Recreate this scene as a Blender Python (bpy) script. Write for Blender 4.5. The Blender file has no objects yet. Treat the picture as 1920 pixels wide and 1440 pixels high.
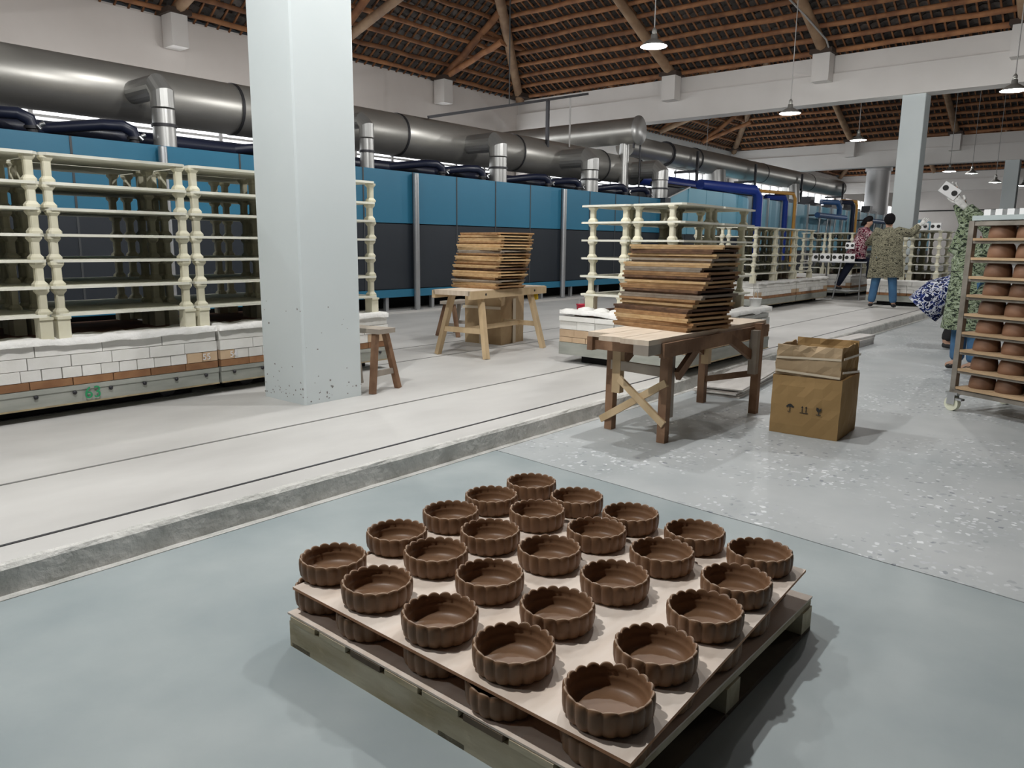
import bpy, bmesh, math, random
from mathutils import Vector, Matrix, Euler
from math import radians as R, pi, sin, cos
S = bpy.context.scene
COL = S.collection
rnd = random.Random(7)

# ------------------------------------------------------------------ camera
cam = bpy.data.cameras.new('camera'); cam_o = bpy.data.objects.new('camera', cam); COL.objects.link(cam_o)
cam.sensor_fit = 'HORIZONTAL'; cam.sensor_width = 36.0; cam.lens = 36.0 * 1414.594 / 1920
cam.clip_start = .05; cam.clip_end = 300
YAW, PIT, ROL = R(39.641), R(-10.4773), R(.5731)
_f = Vector((cos(YAW)*cos(PIT), sin(YAW)*cos(PIT), sin(PIT))); _r = Vector((sin(YAW), -cos(YAW), 0)); _u = _r.cross(_f)
_r2 = cos(ROL)*_r + sin(ROL)*_u; _u2 = -sin(ROL)*_r + cos(ROL)*_u
cam_o.matrix_world = Matrix(((_r2.x, _u2.x, -_f.x, 0), (_r2.y, _u2.y, -_f.y, 0), (_r2.z, _u2.z, -_f.z, 1.2), (0, 0, 0, 1)))
S.camera = cam_o

# ------------------------------------------------------------------ light, world, exposure
W = bpy.data.worlds.new('world'); S.world = W; W.use_nodes = True
W.node_tree.nodes['Background'].inputs[0].default_value = (.90, .95, 1.0, 1)
W.node_tree.nodes['Background'].inputs[1].default_value = .02
S.view_settings.view_transform = 'Standard'; S.view_settings.look = 'None'
S.view_settings.gamma = 1; S.view_settings.use_curve_mapping = False
S.view_settings.exposure = 0.10
LAMP_W = 230.0
LAMP_COL = (1.0, .99, .97)

# ------------------------------------------------------------------ materials
def mat(name, col, rough=.6, metal=0.0, col2=None, scale=4.0, stretch=(1, 1, 1), bump=0.0, bscale=None, rand=0.0, detail=5.0, lo=.35, hi=.65, spec=.5, coords='Object'):
    m = bpy.data.materials.new(name); m.use_nodes = True
    nt = m.node_tree; N = nt.nodes; L = nt.links; b = N['Principled BSDF']
    b.inputs['Roughness'].default_value = rough; b.inputs['Metallic'].default_value = metal
    b.inputs['Specular IOR Level'].default_value = spec
    b.inputs['Base Color'].default_value = (*col, 1)
    m.diffuse_color = (*col, 1)
    src = None
    tc = N.new('ShaderNodeTexCoord'); mp = N.new('ShaderNodeMapping'); mp.inputs['Scale'].default_value = stretch
    L.new(tc.outputs[coords], mp.inputs['Vector'])
    vec = mp.outputs['Vector']
    if rand > 0:
        oi = N.new('ShaderNodeObjectInfo'); ad = N.new('ShaderNodeVectorMath'); ad.operation = 'MULTIPLY_ADD'
        L.new(oi.outputs['Random'], ad.inputs[0]); ad.inputs[1].default_value = (37, 53, 71); L.new(vec, ad.inputs[2]); vec = ad.outputs[0]
    if col2 is not None:
        nz = N.new('ShaderNodeTexNoise'); nz.inputs['Scale'].default_value = scale; nz.inputs['Detail'].default_value = detail
        L.new(vec, nz.inputs['Vector'])
        cr = N.new('ShaderNodeValToRGB'); cr.color_ramp.elements[0].position = lo; cr.color_ramp.elements[1].position = hi
        cr.color_ramp.elements[0].color = (*col, 1); cr.color_ramp.elements[1].color = (*col2, 1)
        L.new(nz.outputs['Fac'], cr.inputs['Fac']); src = cr.outputs['Color']
    if rand > 0:
        hs = N.new('ShaderNodeHueSaturation'); mr = N.new('ShaderNodeMapRange')
        mr.inputs['To Min'].default_value = 1 - rand; mr.inputs['To Max'].default_value = 1 + rand
        L.new(oi.outputs['Random'], mr.inputs['Value']); L.new(mr.outputs[0], hs.inputs['Value'])
        if src: L.new(src, hs.inputs['Color'])
        else: hs.inputs['Color'].default_value = (*col, 1)
        src = hs.outputs['Color']
    if src: L.new(src, b.inputs['Base Color'])
    if bump > 0:
        n2 = N.new('ShaderNodeTexNoise'); n2.inputs['Scale'].default_value = bscale or scale*3; n2.inputs['Detail'].default_value = 6
        L.new(vec, n2.inputs['Vector'])
        bp = N.new('ShaderNodeBump'); bp.inputs['Strength'].default_value = bump; bp.inputs['Distance'].default_value = .02
        L.new(n2.outputs['Fac'], bp.inputs['Height']); L.new(bp.outputs['Normal'], b.inputs['Normal'])
    return m

def emit(name, col, s):
    m = bpy.data.materials.new(name); m.use_nodes = True; b = m.node_tree.nodes['Principled BSDF']
    b.inputs['Base Color'].default_value = (.8, .8, .8, 1)
    b.inputs['Emission Color'].default_value = (*col, 1); b.inputs['Emission Strength'].default_value = s
    m.diffuse_color = (*col, 1)
    return m

def floor_mat():
    # polished blue-grey concrete, soft cloudy tone, small pale flecks
    m = mat('concrete_smooth', (.265, .315, .33), .50, col2=(.40, .445, .45), scale=1.9, detail=12, lo=.28, hi=.74, bump=.06, bscale=7)
    return m
def terrazzo_mat():
    m = mat('concrete_terrazzo', (.37, .40, .41), .55, col2=(.52, .54, .545), scale=1.6, detail=10, lo=.28, hi=.72)
    nt = m.node_tree; N = nt.nodes; L = nt.links; b = N['Principled BSDF']
    old = b.inputs['Base Color'].links[0].from_socket
    tc = N.new('ShaderNodeTexCoord')
    v = N.new('ShaderNodeTexVoronoi'); v.inputs['Scale'].default_value = 30
    nd = N.new('ShaderNodeTexNoise'); nd.inputs['Scale'].default_value = 24; L.new(tc.outputs['Object'], nd.inputs['Vector'])
    ds = N.new('ShaderNodeVectorMath'); ds.operation = 'MULTIPLY_ADD'; ds.inputs[1].default_value = (.05, .05, .05); L.new(nd.outputs['Color'], ds.inputs[0]); L.new(tc.outputs['Object'], ds.inputs[2]); L.new(ds.outputs[0], v.inputs['Vector'])
    v2 = N.new('ShaderNodeTexNoise'); v2.inputs['Scale'].default_value = 1.3; v2.inputs['Detail'].default_value = 4; L.new(tc.outputs['Object'], v2.inputs['Vector'])
    r1 = N.new('ShaderNodeValToRGB'); r1.color_ramp.elements[0].position = .36; r1.color_ramp.elements[1].position = .42
    r1.color_ramp.elements[0].color = (1, 1, 1, 1); r1.color_ramp.elements[1].color = (0, 0, 0, 1); L.new(v.outputs['Distance'], r1.inputs['Fac'])
    r2 = N.new('ShaderNodeValToRGB'); r2.color_ramp.elements[0].position = .43; r2.color_ramp.elements[1].position = .56; L.new(v2.outputs['Fac'], r2.inputs['Fac'])
    sep = N.new('ShaderNodeSeparateColor'); L.new(v.outputs['Color'], sep.inputs[0])
    r3 = N.new('ShaderNodeValToRGB'); r3.color_ramp.elements[0].position = .35; r3.color_ramp.elements[1].position = .4; L.new(sep.outputs[0], r3.inputs['Fac'])
    m1 = N.new('ShaderNodeMath'); m1.operation = 'MULTIPLY'; L.new(r1.outputs[0], m1.inputs[0]); L.new(r2.outputs[0], m1.inputs[1])
    m2 = N.new('ShaderNodeMath'); m2.operation = 'MULTIPLY'; L.new(m1.outputs[0], m2.inputs[0]); L.new(r3.outputs[0], m2.inputs[1])
    chip = N.new('ShaderNodeMixRGB'); L.new(sep.outputs[1], chip.inputs[0]); chip.inputs[1].default_value = (.80, .82, .84, 1); chip.inputs[2].default_value = (.22, .24, .27, 1)
    mx = N.new('ShaderNodeMixRGB'); L.new(m2.outputs[0], mx.inputs[0]); L.new(old, mx.inputs[1]); L.new(chip.outputs[0], mx.inputs[2])
    L.new(mx.outputs[0], b.inputs['Base Color'])
    return m

M = {}
M['smooth'] = floor_mat(); M['terrazzo'] = terrazzo_mat()
M['slab'] = mat('concrete_pale', (.47, .46, .445), .55, col2=(.64, .63, .61), scale=1.7, stretch=(.55, 1.2, 1), detail=11, lo=.25, hi=.72, bump=.08, bscale=9)
M['curb'] = mat('concrete_rough', (.50, .50, .47), .9, col2=(.70, .69, .66), scale=7, detail=12, lo=.3, hi=.6, bump=1.0, bscale=22)
M['rail'] = mat('steel_rail', (.07, .07, .075), .5, .4); M['rail_dusty'] = mat('steel_rail_dusty', (.26, .26, .25), .6, .2)
M['wall'] = mat('plaster_white', (.70, .655, .62), .85, col2=(.76, .715, .68), scale=.7, bump=.03, bscale=5)
M['beam'] = mat('plaster_beam', (.70, .675, .65), .85, col2=(.75, .725, .70), scale=.8, bump=.03, bscale=5)
M['pillar'] = mat('plaster_pillar', (.63, .69, .70), .75, col2=(.67, .725, .735), scale=1.2, bump=.03, bscale=7)
M['chip'] = mat('plaster_chip', (.22, .21, .20), .9)
M['win'] = emit('daylight_pane', (.95, .98, 1.0), 3.0)
M['frame'] = mat('window_frame', (.5, .5, .5), .5)
M['log'] = mat('roof_log', (.36, .165, .070), .75, col2=(.20, .085, .04), scale=3, stretch=(1, 1, 1), bump=.2, rand=.25)
M['log_pale'] = mat('truss_log', (.36, .235, .14), .7, col2=(.24, .145, .085), scale=3, bump=.15, rand=.2)
M['lath'] = mat('roof_lath', (.40, .17, .065), .8, col2=(.22, .10, .05), scale=6, rand=.3)
M['tile'] = mat('roof_tile', (.075, .069, .068), .85, col2=(.15, .13, .115), scale=5, rand=.3, bump=.2)
M['plate'] = mat('dark_timber', (.06, .04, .03), .85)
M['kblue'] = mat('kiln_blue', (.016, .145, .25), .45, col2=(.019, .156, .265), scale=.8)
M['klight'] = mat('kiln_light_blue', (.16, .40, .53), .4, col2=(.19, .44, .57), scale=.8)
M['kgrey'] = mat('kiln_grey', (.014, .019, .027), .40, col2=(.018, .024, .033), scale=.9)
M['kpost'] = mat('zinc_post', (.42, .43, .44), .35, .7); M['seam'] = mat('dark_seam', (.06, .065, .07), .5, .3)
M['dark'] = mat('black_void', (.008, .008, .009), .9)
M['duct'] = mat('duct_steel', (.40, .39, .365), .38, .75, col2=(.48, .47, .44), scale=1.5, stretch=(.6, 1, 1), bump=.12, bscale=2.0)
M['clad'] = mat('pipe_cladding', (.40, .40, .39), .38, .7)
M['flue'] = mat('flue_steel', (.55, .54, .54), .5, .35)
M['navy'] = mat('pipe_navy', (.010, .014, .035), .38)
M['bluepipe'] = mat('pipe_blue', (.010, .035, .24), .4)
M['bluepale'] = mat('pipe_pale_blue', (.03, .10, .26), .45)
M['orange'] = mat('pipe_orange', (.55, .28, .06), .5)
M['iron'] = mat('iron_dark', (.045, .045, .05), .5, .5)
M['shelf'] = mat('kiln_shelf_cream', (.68, .67, .57), .8, col2=(.75, .74, .66), scale=5, rand=.08)
M['prop'] = mat('kiln_prop_cream', (.60, .57, .43), .85, col2=(.68, .65, .52), scale=7, rand=.12)
M['fiber'] = mat('fiber_white', (.80, .79, .76), .95, col2=(.86, .85, .83), scale=9, bump=.6, bscale=25)
M['bwhite'] = mat('brick_white', (.76, .75, .71), .9, col2=(.82, .81, .78), scale=8, rand=.06, bump=.15, bscale=40)
M['btan'] = mat('brick_tan', (.52, .37, .24), .9, col2=(.60, .44, .29), scale=8, rand=.10, bump=.15, bscale=40)
M['bbrown'] = mat('brick_brown', (.26, .125, .06), .9, col2=(.36, .19, .09), scale=8, rand=.22, bump=.15, bscale=40)
M['deck'] = mat('deck_burnt', (.16, .07, .04), .9, col2=(.24, .12, .07), scale=6)
M['skirt'] = mat('painted_steel', (.33, .345, .31), .5, .2, col2=(.42, .43, .39), scale=4, stretch=(1, 1, 5), bump=.05)
M['rust'] = mat('rust_edge', (.42, .34, .20), .7, col2=(.30, .24, .15), scale=10)
M['green'] = mat('green_paint', (.02, .30, .12), .6)
M['chalk'] = mat('chalk_paint', (.80, .80, .84), .8)
M['black'] = mat('black_ink', (.02, .02, .02), .7)
M['clay'] = mat('brown_clay', (.180, .098, .052), .42, col2=(.20, .11, .06), scale=3, spec=.30)
M['lip'] = mat('lit_dry_clay_lip', (.34, .235, .16), .6)  # bowl rim top coloured paler for the light it catches, and for dry clay
M['pot'] = mat('pot_clay', (.19, .10, .058), .6, col2=(.24, .125, .072), scale=3, rand=.22)
M['ply'] = mat('plywood', (.66, .55, .46), .65, col2=(.76, .67, .59), scale=3, stretch=(1, 5, 1), detail=6)
M['plypale'] = mat('plywood_dusty', (.60, .57, .54), .7, col2=(.72, .69, .66), scale=3, stretch=(1, 4, 1))
M['plyedge'] = mat('plywood_edge', (.42, .20, .10), .8, col2=(.56, .33, .20), scale=4)
M['pallet'] = mat('pallet_wood', (.42, .35, .22), .75, col2=(.60, .54, .40), scale=4, stretch=(4, 1, 4), bump=.15, rand=.15)
M['palletd'] = mat('pallet_dark', (.09, .065, .045), .85, col2=(.16, .12, .08), scale=5)
M['wood'] = mat('workbench_wood', (.155, .080, .042), .75, col2=(.29, .17, .10), scale=3, stretch=(2, 2, 2), bump=.12, rand=.2)
M['woodtop'] = mat('bench_top_wood', (.58, .47, .36), .75, col2=(.68, .58, .47), scale=3, stretch=(1, 7, 1), bump=.1)
M['pine'] = mat('pine_wood', (.52, .38, .22), .7, col2=(.62, .47, .29), scale=3, stretch=(3, 3, 1), rand=.12)
M['grey_wood'] = mat('weathered_wood', (.30, .26, .22), .85, col2=(.42, .37, .31), scale=4, rand=.12)
for k, (a, b) in dict(board_pale=((.50, .32, .15), (.62, .43, .23)), board_mid=((.31, .165, .07), (.45, .265, .125)), board_dark=((.09, .045, .025), (.18, .095, .05)), board_grey=((.26, .21, .16), (.36, .30, .24))).items():
    M[k] = mat(k, a, .75, col2=b, scale=3, stretch=(2, 6, 6), rand=.15, bump=.1)
M['card'] = mat('cardboard', (.33, .205, .080), .8, col2=(.39, .25, .105), scale=2.5, lo=.3, hi=.75)
M['card_in'] = mat('cardboard_flap', (.40, .29, .17), .8, col2=(.50, .37, .23), scale=3)
M['card_old'] = mat('cardboard_old', (.38, .26, .14), .8, col2=(.52, .38, .22), scale=3)
M['tape'] = mat('clear_tape', (.62, .53, .40), .2)
M['trolley'] = mat('trolley_steel', (.22, .20, .17), .5, .5, col2=(.34, .31, .27), scale=9, bump=.1)
M['troboard'] = mat('trolley_board', (.38, .26, .15), .75, col2=(.50, .35, .21), scale=3, stretch=(1, 6, 6), rand=.15)
M['seaboard'] = mat('pale_grey_board', (.42, .48, .48), .6)
M['caster'] = mat('caster_cream', (.72, .73, .58), .5)
M['zinc'] = mat('zinc_bright', (.62, .63, .64), .3, .9)
M['enamel'] = mat('lamp_enamel', (.30, .29, .27), .4, .4)
M['lampin'] = mat('lamp_inner', (.85, .87, .85), .5)
M['bulb'] = emit('lamp_bulb', (.95, 1, .97), 12.0)
M['cord'] = mat('cord_grey', (.38, .37, .36), .7)
M['cord_dark'] = mat('cord_dark', (.05, .05, .05), .7)
M['white'] = mat('white_box', (.80, .80, .80), .7)
M['red'] = mat('red_plastic', (.62, .02, .06), .4)
M['whiteplastic'] = mat('white_plastic', (.80, .81, .80), .45)
M['yellow'] = mat('yellow_plastic', (.80, .55, .02), .5)
M['skin'] = mat('skin', (.50, .30, .21), .6)
M['lips'] = mat('lips', (.32, .10, .09), .5)
M['hair'] = mat('black_hair', (.008, .007, .008), .85, spec=.1)
M['jeans'] = mat('blue_denim', (.045, .12, .24), .85, col2=(.06, .16, .30), scale=6)
M['navyjeans'] = mat('dark_denim', (.015, .022, .05), .85)
M['blackcloth'] = mat('black_cloth', (.018, .018, .02), .85)
M['shoe'] = mat('dark_shoe', (.02, .02, .022), .6)
M['glove'] = mat('white_glove', (.70, .70, .68), .85, col2=(.48, .48, .46), scale=30)
def pattern(name, cols, scale, stretch=(1, 1, 1), dist=2.0):
    m = bpy.data.materials.new(name); m.use_nodes = True; N = m.node_tree.nodes; L = m.node_tree.links; b = N['Principled BSDF']
    b.inputs['Roughness'].default_value = .9; b.inputs['Specular IOR Level'].default_value = .15
    tc = N.new('ShaderNodeTexCoord'); mp = N.new('ShaderNodeMapping'); mp.inputs['Scale'].default_value = stretch; L.new(tc.outputs['Object'], mp.inputs[0])
    nz = N.new('ShaderNodeTexNoise'); nz.inputs['Scale'].default_value = scale; nz.inputs['Detail'].default_value = 1.5; nz.inputs['Distortion'].default_value = dist; L.new(mp.outputs[0], nz.inputs['Vector'])
    cr = N.new('ShaderNodeValToRGB'); cr.color_ramp.interpolation = 'CONSTANT'
    e = cr.color_ramp.elements
    while len(e) < len(cols): e.new(.5)
    for i, (p, c) in enumerate(cols): e[i].position = p; e[i].color = (*c, 1)
    L.new(nz.outputs['Fac'], cr.inputs[0]); L.new(cr.outputs[0], b.inputs['Base Color'])
    m.diffuse_color = (*cols[1][1], 1)
    return m
M['floral'] = pattern('maroon_floral', [(0, (.07, .008, .02)), (.44, (.20, .02, .05)), (.52, (.62, .55, .55)), (.60, (.12, .012, .03))], 17)
M['leopard'] = pattern('olive_animal_print', [(0, (.02, .02, .015)), (.44, (.34, .32, .225)), (.56, (.03, .03, .022)), (.62, (.30, .285, .20))], 20, (1, 1, 2.2))
M['camo'] = pattern('green_camo_print', [(0, (.03, .04, .03)), (.44, (.26, .32, .20)), (.53, (.05, .06, .045)), (.58, (.36, .42, .31))], 13, (1, 1, 1.8))
M['bluefloral'] = pattern('navy_white_floral', [(0, (.008, .012, .05)), (.42, (.03, .05, .20)), (.49, (.62, .64, .68)), (.58, (.010, .014, .05))], 12)

# ------------------------------------------------------------------ helpers
class MB:
    def __init__(s): s.v = []; s.f = []; s.mi = []; s.sm = []
    def add(s, vs, fs, mi=0, sm=False):
        o = len(s.v); s.v += [tuple(p) for p in vs]
        for f in fs: s.f.append(tuple(i+o for i in f)); s.mi.append(mi); s.sm.append(sm)
        return s
    def box(s, x0, x1, y0, y1, z0, z1, mi=0, mtx=None):
        vs = [Vector((x, y, z)) for z in (z0, z1) for y in (y0, y1) for x in (x0, x1)]
        if mtx is not None: vs = [mtx @ v for v in vs]
        return s.add(vs, [(0, 2, 3, 1), (4, 5, 7, 6), (0, 1, 5, 4), (2, 6, 7, 3), (0, 4, 6, 2), (1, 3, 7, 5)], mi)
    def bar(s, a, b, w, h, up=(0, 0, 1), mi=0):
        a, b = Vector(a), Vector(b); d = (b-a); l = d.length; d.normalize(); u = Vector(up)
        x = d.cross(u)
        if x.length < 1e-5: x = d.cross(Vector((1, 0, 0)))
        x.normalize(); u = x.cross(d)
        vs = [p + x*sx*w/2 + u*su*h/2 for p in (a, b) for su in (-1, 1) for sx in (-1, 1)]
        return s.add(vs, [(0, 2, 3, 1), (4, 5, 7, 6), (0, 1, 5, 4), (2, 6, 7, 3), (0, 4, 6, 2), (1, 3, 7, 5)], mi)
    def tube(s, pts, r, n=10, mi=0, cap=True, sm=True):
        pts = [Vector(p) for p in pts]; k = len(pts); rs = r if isinstance(r, (list, tuple)) else [r]*k
        rings = []; pu = None
        for i, p in enumerate(pts):
            d = (pts[min(i+1, k-1)]-pts[max(i-1, 0)]).normalized()
            if pu is None:
                u = Vector((0, 0, 1)) if abs(d.z) < .9 else Vector((1, 0, 0))
            else: u = pu
            x = d.cross(u).normalized(); u = x.cross(d).normalized(); pu = u
            if 0 < i < k-1:
                c = (pts[i+1]-p).normalized().dot((p-pts[i-1]).normalized()); sc = 1/max(.5, math.sqrt((1+c)/2))
            else: sc = 1
            bis = ((pts[min(i+1, k-1)]-p).normalized()-(p-pts[max(i-1, 0)]).normalized()) if 0 < i < k-1 else Vector((0, 0, 0))
            ring = []
            for j in range(n):
                a = 2*pi*j/n; o = x*cos(a)*rs[i] + u*sin(a)*rs[i]
                if bis.length > 1e-4:
                    bb = bis.normalized(); o = o + bb*(o.dot(bb))*(sc-1)
                ring.append(p+o)
            rings.append(ring)
        vs = [p for q in rings for p in q]; fs = []
        for i in range(k-1):
            for j in range(n): fs.append((i*n+j, i*n+(j+1) % n, (i+1)*n+(j+1) % n, (i+1)*n+j))
        s.add(vs, fs, mi, sm)
        if cap:
            s.add(rings[0], [tuple(range(n))[::-1]], mi); s.add(rings[-1], [tuple(range(n))], mi)
        return s
    def lathe(s, prof, n=24, mi=0, c=(0, 0, 0), fn=None, sm=True, close=True):
        k = len(prof); vs = []
        for (r, z) in prof:
            for j in range(n):
                a = 2*pi*j/n; rr = r*(fn(a, r, z) if fn else 1); vs.append((c[0]+rr*cos(a), c[1]+rr*sin(a), c[2]+z))
        fs = [(i*n+j, i*n+(j+1) % n, (i+1)*n+(j+1) % n, (i+1)*n+j) for i in range(k-1) for j in range(n)]
        s.add(vs, fs, mi, sm)
        if close:
            s.add(vs[:n], [tuple(range(n))[::-1]], mi); s.add(vs[-n:], [tuple(range(n))], mi)
        return s
    def mesh(s, name, mats):
        me = bpy.data.meshes.new(name); me.from_pydata(s.v, [], s.f)
        for m in (mats if isinstance(mats, (list, tuple)) else [mats]): me.materials.append(M[m] if isinstance(m, str) else m)
        me.polygons.foreach_set('material_index', s.mi); me.polygons.foreach_set('use_smooth', s.sm)
        me.validate(); me.update(); return me
    def build(s, name, mats, parent=None, loc=(0, 0, 0), rot=(0, 0, 0)):
        return inst(name, s.mesh(name, mats), parent, loc, rot)
def inst(name, me, parent=None, loc=(0, 0, 0), rot=(0, 0, 0)):
    o = bpy.data.objects.new(name, me); COL.objects.link(o); o.parent = parent; o.location = loc; o.rotation_euler = rot
    return o
def tag(o, label, cat, group=None, kind=None):
    o['label'] = label; o['category'] = cat
    if group: o['group'] = group
    if kind: o['kind'] = kind
    return o
def thing(name, label, cat, loc=(0, 0, 0), rz=0, group=None):
    o = bpy.data.objects.new(name, None); COL.objects.link(o); o.location = loc; o.rotation_euler = (0, 0, rz); o.empty_display_size = .1
    return tag(o, label, cat, group)
def struct(o, label=None, cat=None):
    o['kind'] = 'structure'
    if label: o['label'] = label
    if cat: o['category'] = cat
    return o
def ordn(i): return ['first', 'second', 'third', 'fourth', 'fifth', 'sixth', 'seventh', 'eighth', 'ninth', 'tenth', 'eleventh', 'twelfth', 'thirteenth', 'fourteenth', 'fifteenth', 'sixteenth', 'seventeenth', 'eighteenth', 'nineteenth', 'twentieth', 'twenty-first', 'twenty-second', 'twenty-third'][i]
def text_mesh(txt, size, m, thick=.001):
    cu = bpy.data.curves.new('lettering', 'FONT'); cu.body = txt; cu.size = size; cu.extrude = thick; cu.align_x = 'CENTER'; cu.align_y = 'CENTER'
    o = bpy.data.objects.new('lettering', cu); COL.objects.link(o)
    dg = bpy.context.evaluated_depsgraph_get(); dg.update()
    me = bpy.data.meshes.new_from_object(o.evaluated_get(dg)); me.materials.clear(); me.materials.append(M[m])
    bpy.data.objects.remove(o); bpy.data.curves.remove(cu)
    return me
SZ = .111          # level of the raised track slab
FRONT = (R(90), 0, 0)   # text facing -Y

# ------------------------------------------------------------------ floor and raised slab
def poly_prism(pts, z0, z1):
    b = MB(); n = len(pts)
    vs = [(x, y, z0) for x, y in pts]+[(x, y, z1) for x, y in pts]
    return b.add(vs, [tuple(range(n))[::-1], tuple(range(n, 2*n))]+[(i, (i+1) % n, n+(i+1) % n, n+i) for i in range(n)])
rc = random.Random(3)
crack = []
for i in range(61):
    t = i/60; y = 2.87-t*14.9
    crack.append((3.28-.102*(2.87-y)+rc.uniform(-.006, .006), y))
struct(poly_prism([(-14, -12), (-14, 2.87)]+[(x-.004, y) for x, y in crack], -.1, 0).build('floor', 'smooth'), 'smooth blue-grey polished concrete floor under the pallet', 'floor')
struct(poly_prism([(70, 2.87), (70, -12.1)]+[(x+.004, y) for x, y in crack[::-1]], -.1, 0).build('floor', 'terrazzo'), 'rough speckled concrete floor beyond the crack', 'floor')
# raised slab with slightly ragged curb
b = MB(); n = 240; rc = random.Random(5)
xs = [-14+i*.085*(1 if i < 200 else 1) for i in range(n)]; xs = [-14+30*i/n for i in range(n)]+[16.5, 40, 70]
top = [(x, 2.872+rc.uniform(0, .012), SZ-.004) for x in xs]; mid = [(x, 2.866+rc.uniform(-.006, .004), SZ-.018) for x in xs]; bot = [(x, 2.862+rc.uniform(-.01, .004), -.05) for x in xs]; back = [(x, 17, SZ) for x in xs]; top2 = [(x, 2.89+rc.uniform(0, .012), SZ) for x in xs]
k = len(xs)
b.add(bot+mid+top+top2, [(r*k+i, r*k+i+1, (r+1)*k+i+1, (r+1)*k+i) for r in range(3) for i in range(k-1)], 1)
b.add(top2+back, [(i, i+1, k+i+1, k+i) for i in range(k-1)], 0)
struct(b.build('floor', ['slab', 'curb']), 'raised pale concrete track slab with rough grey curb', 'floor')
struct(MB().box(-14, 70, 2.825, 2.862, 0, .003).build('trim_1', 'curb'), 'pale cement smear along the foot of the curb', 'trim')
# flush rails
for i, y in enumerate((3.055, 3.845, 5.25, 5.93)):
    b = MB()
    b.box(-14, 70, y-.010, y-.003 if i else y, SZ, SZ+.003).box(-14, 70, y+.004, y+.008, SZ, SZ+.002)
    struct(b.build('trim_%d' % (i+2), 'rail' if i == 0 else 'rail_dusty'), ['pair of steel rail edges flush in the slab nearest the curb', 'second flush steel rail from the curb', 'flush steel rail in front of the left kiln cars', 'farthest flush steel rail before the kiln'][i], 'rail')
struct(MB().box(-14, 70, 8.95, 17, SZ, SZ+.035).build('floor', 'slab'), 'low concrete step along the foot of the blue kiln', 'floor')

# ------------------------------------------------------------------ hall shell
XB = [3.2, 19.75, 36.0, 52.5]
BZ0, BZ1 = 4.63, 5.70
YW = 16.1
# end walls, out-of-view sides of the hall
struct(MB().box(-14, 70, YW+.05, YW+.3, 0, 2.5).box(-14, 70, YW+.05, YW+.3, 4.45, 5.75).build('wall_back', 'wall'), 'white plaster back wall behind the kiln', 'wall')
struct(MB().box(69, 69.3, -12, 17, 0, 7).build('wall_right', 'wall'), 'white far end wall of the hall', 'wall')
struct(MB().box(-14, 70, YW-.02, YW+.05, 4.45, 5.70).build('trim_6', 'wall'), 'long white ring beam on the back wall under the tiled roof', 'beam')
for i, x in enumerate(XB):
    b = MB()
    b.box(x-.25, x+.25, -12, YW, BZ0, BZ1-.42).box(x-.17, x+.17, -12, YW, BZ1-.42, BZ1)
    struct(b.build('trim_%d' % (7+i), 'beam'), ['white cross beam over the near pillar', 'big white cross beam over the second pillar', 'third white cross beam deeper in the hall', 'farthest white cross beam'][i], 'beam')
# windows in the back wall
wn = 0
for (a, c) in ((-2.0, 19.3), (20.1, 35.6), (36.4, 52.0), (53, 68)):
    wn += 1
    w = struct(bpy.data.objects.new('window_%d' % wn, None), ['bright window band behind the near kiln duct', 'bright window band past the second pillar', 'bright window band of the third bay', 'bright window band at the far end'][wn-1], 'window'); COL.objects.link(w)
    n = int((c-a)/1.2); st = (c-a)/n
    pm = MB().box(.035, st-.035, YW+.12, YW+.13, 2.55, 4.42).mesh('pane', 'win')
    fm = MB().box(-.04, .04, YW+.04, YW+.2, 2.5, 4.45).mesh('mullion', 'frame')
    for j in range(n):
        inst('pane', pm, w, (a+j*st, 0, 0)); inst('mullion', fm, w, (a+j*st, 0, 0))
    MB().box(a, c, YW+.06, YW+.16, 3.45, 3.50).build('transom', 'frame', w)
    MB().box(a-1.0, a, YW+.04, YW+.3, 2.5, 4.45).build('pier', 'wall', w)
# pillars
def pillar(x, y, w, h, label, m='pillar'):
    b = MB(); e = .012
    pts = [(-w/2+e, -w/2), (w/2-e, -w/2), (w/2, -w/2+e), (w/2, w/2-e), (w/2-e, w/2), (-w/2+e, w/2), (-w/2, w/2-e), (-w/2, -w/2+e)]
    b.add([(px, py, z) for z in (0, h) for px, py in pts], [tuple(range(8))[::-1], tuple(range(8, 16))]+[(i, (i+1) % 8, 8+(i+1) % 8, 8+i) for i in range(8)])
    o = b.build('pillar', m, None, (x, y, SZ)); struct(o, label, 'pillar'); return o
p1 = pillar(3.205, 4.515, .49, 4.6, 'big white square pillar in front of the left kiln cars')
rp = random.Random(11)
b = MB()
for i in range(70):
    face = rp.random(); z = .02+abs(rp.gauss(0, .07)) if rp.random() < .8 else rp.uniform(.1, .75); sz = rp.uniform(.003, .010); t = rp.uniform(-.235, .235)
    nn = 6; vs = []
    for j in range(nn):
        a = 2*pi*j/nn; q = sz*rp.uniform(.5, 1.2)
        u, v = t+q*cos(a), z+q*sin(a)*rp.uniform(.5, 1.1)
        vs.append((-.2462, u, max(v, .002)) if face < .6 else (u, -.2462, max(v, .002)))
    b.add(vs, [tuple(range(nn)) if face >= .6 else tuple(range(nn))[::-1]])
b.build('paint_chip', 'chip', p1)
pillar(19.85, 4.515, .49, 4.6, 'white pillar behind the two standing workers')
pillar(36.1, 4.515, .49, 4.6, 'white pillar at the right edge beyond the trolley')
pillar(52.6, 4.515, .49, 4.6, 'farthest white pillar in the pillar row', 'beam')
for i, x in enumerate((19.75, 36.0, 52.5)):
    pillar(x, YW-.25, .5, 4.6, ['white wall pier in the corner behind the capped duct', 'white wall pier at the third cross beam', 'white wall pier at the far cross beam'][i], 'wall')
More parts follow.
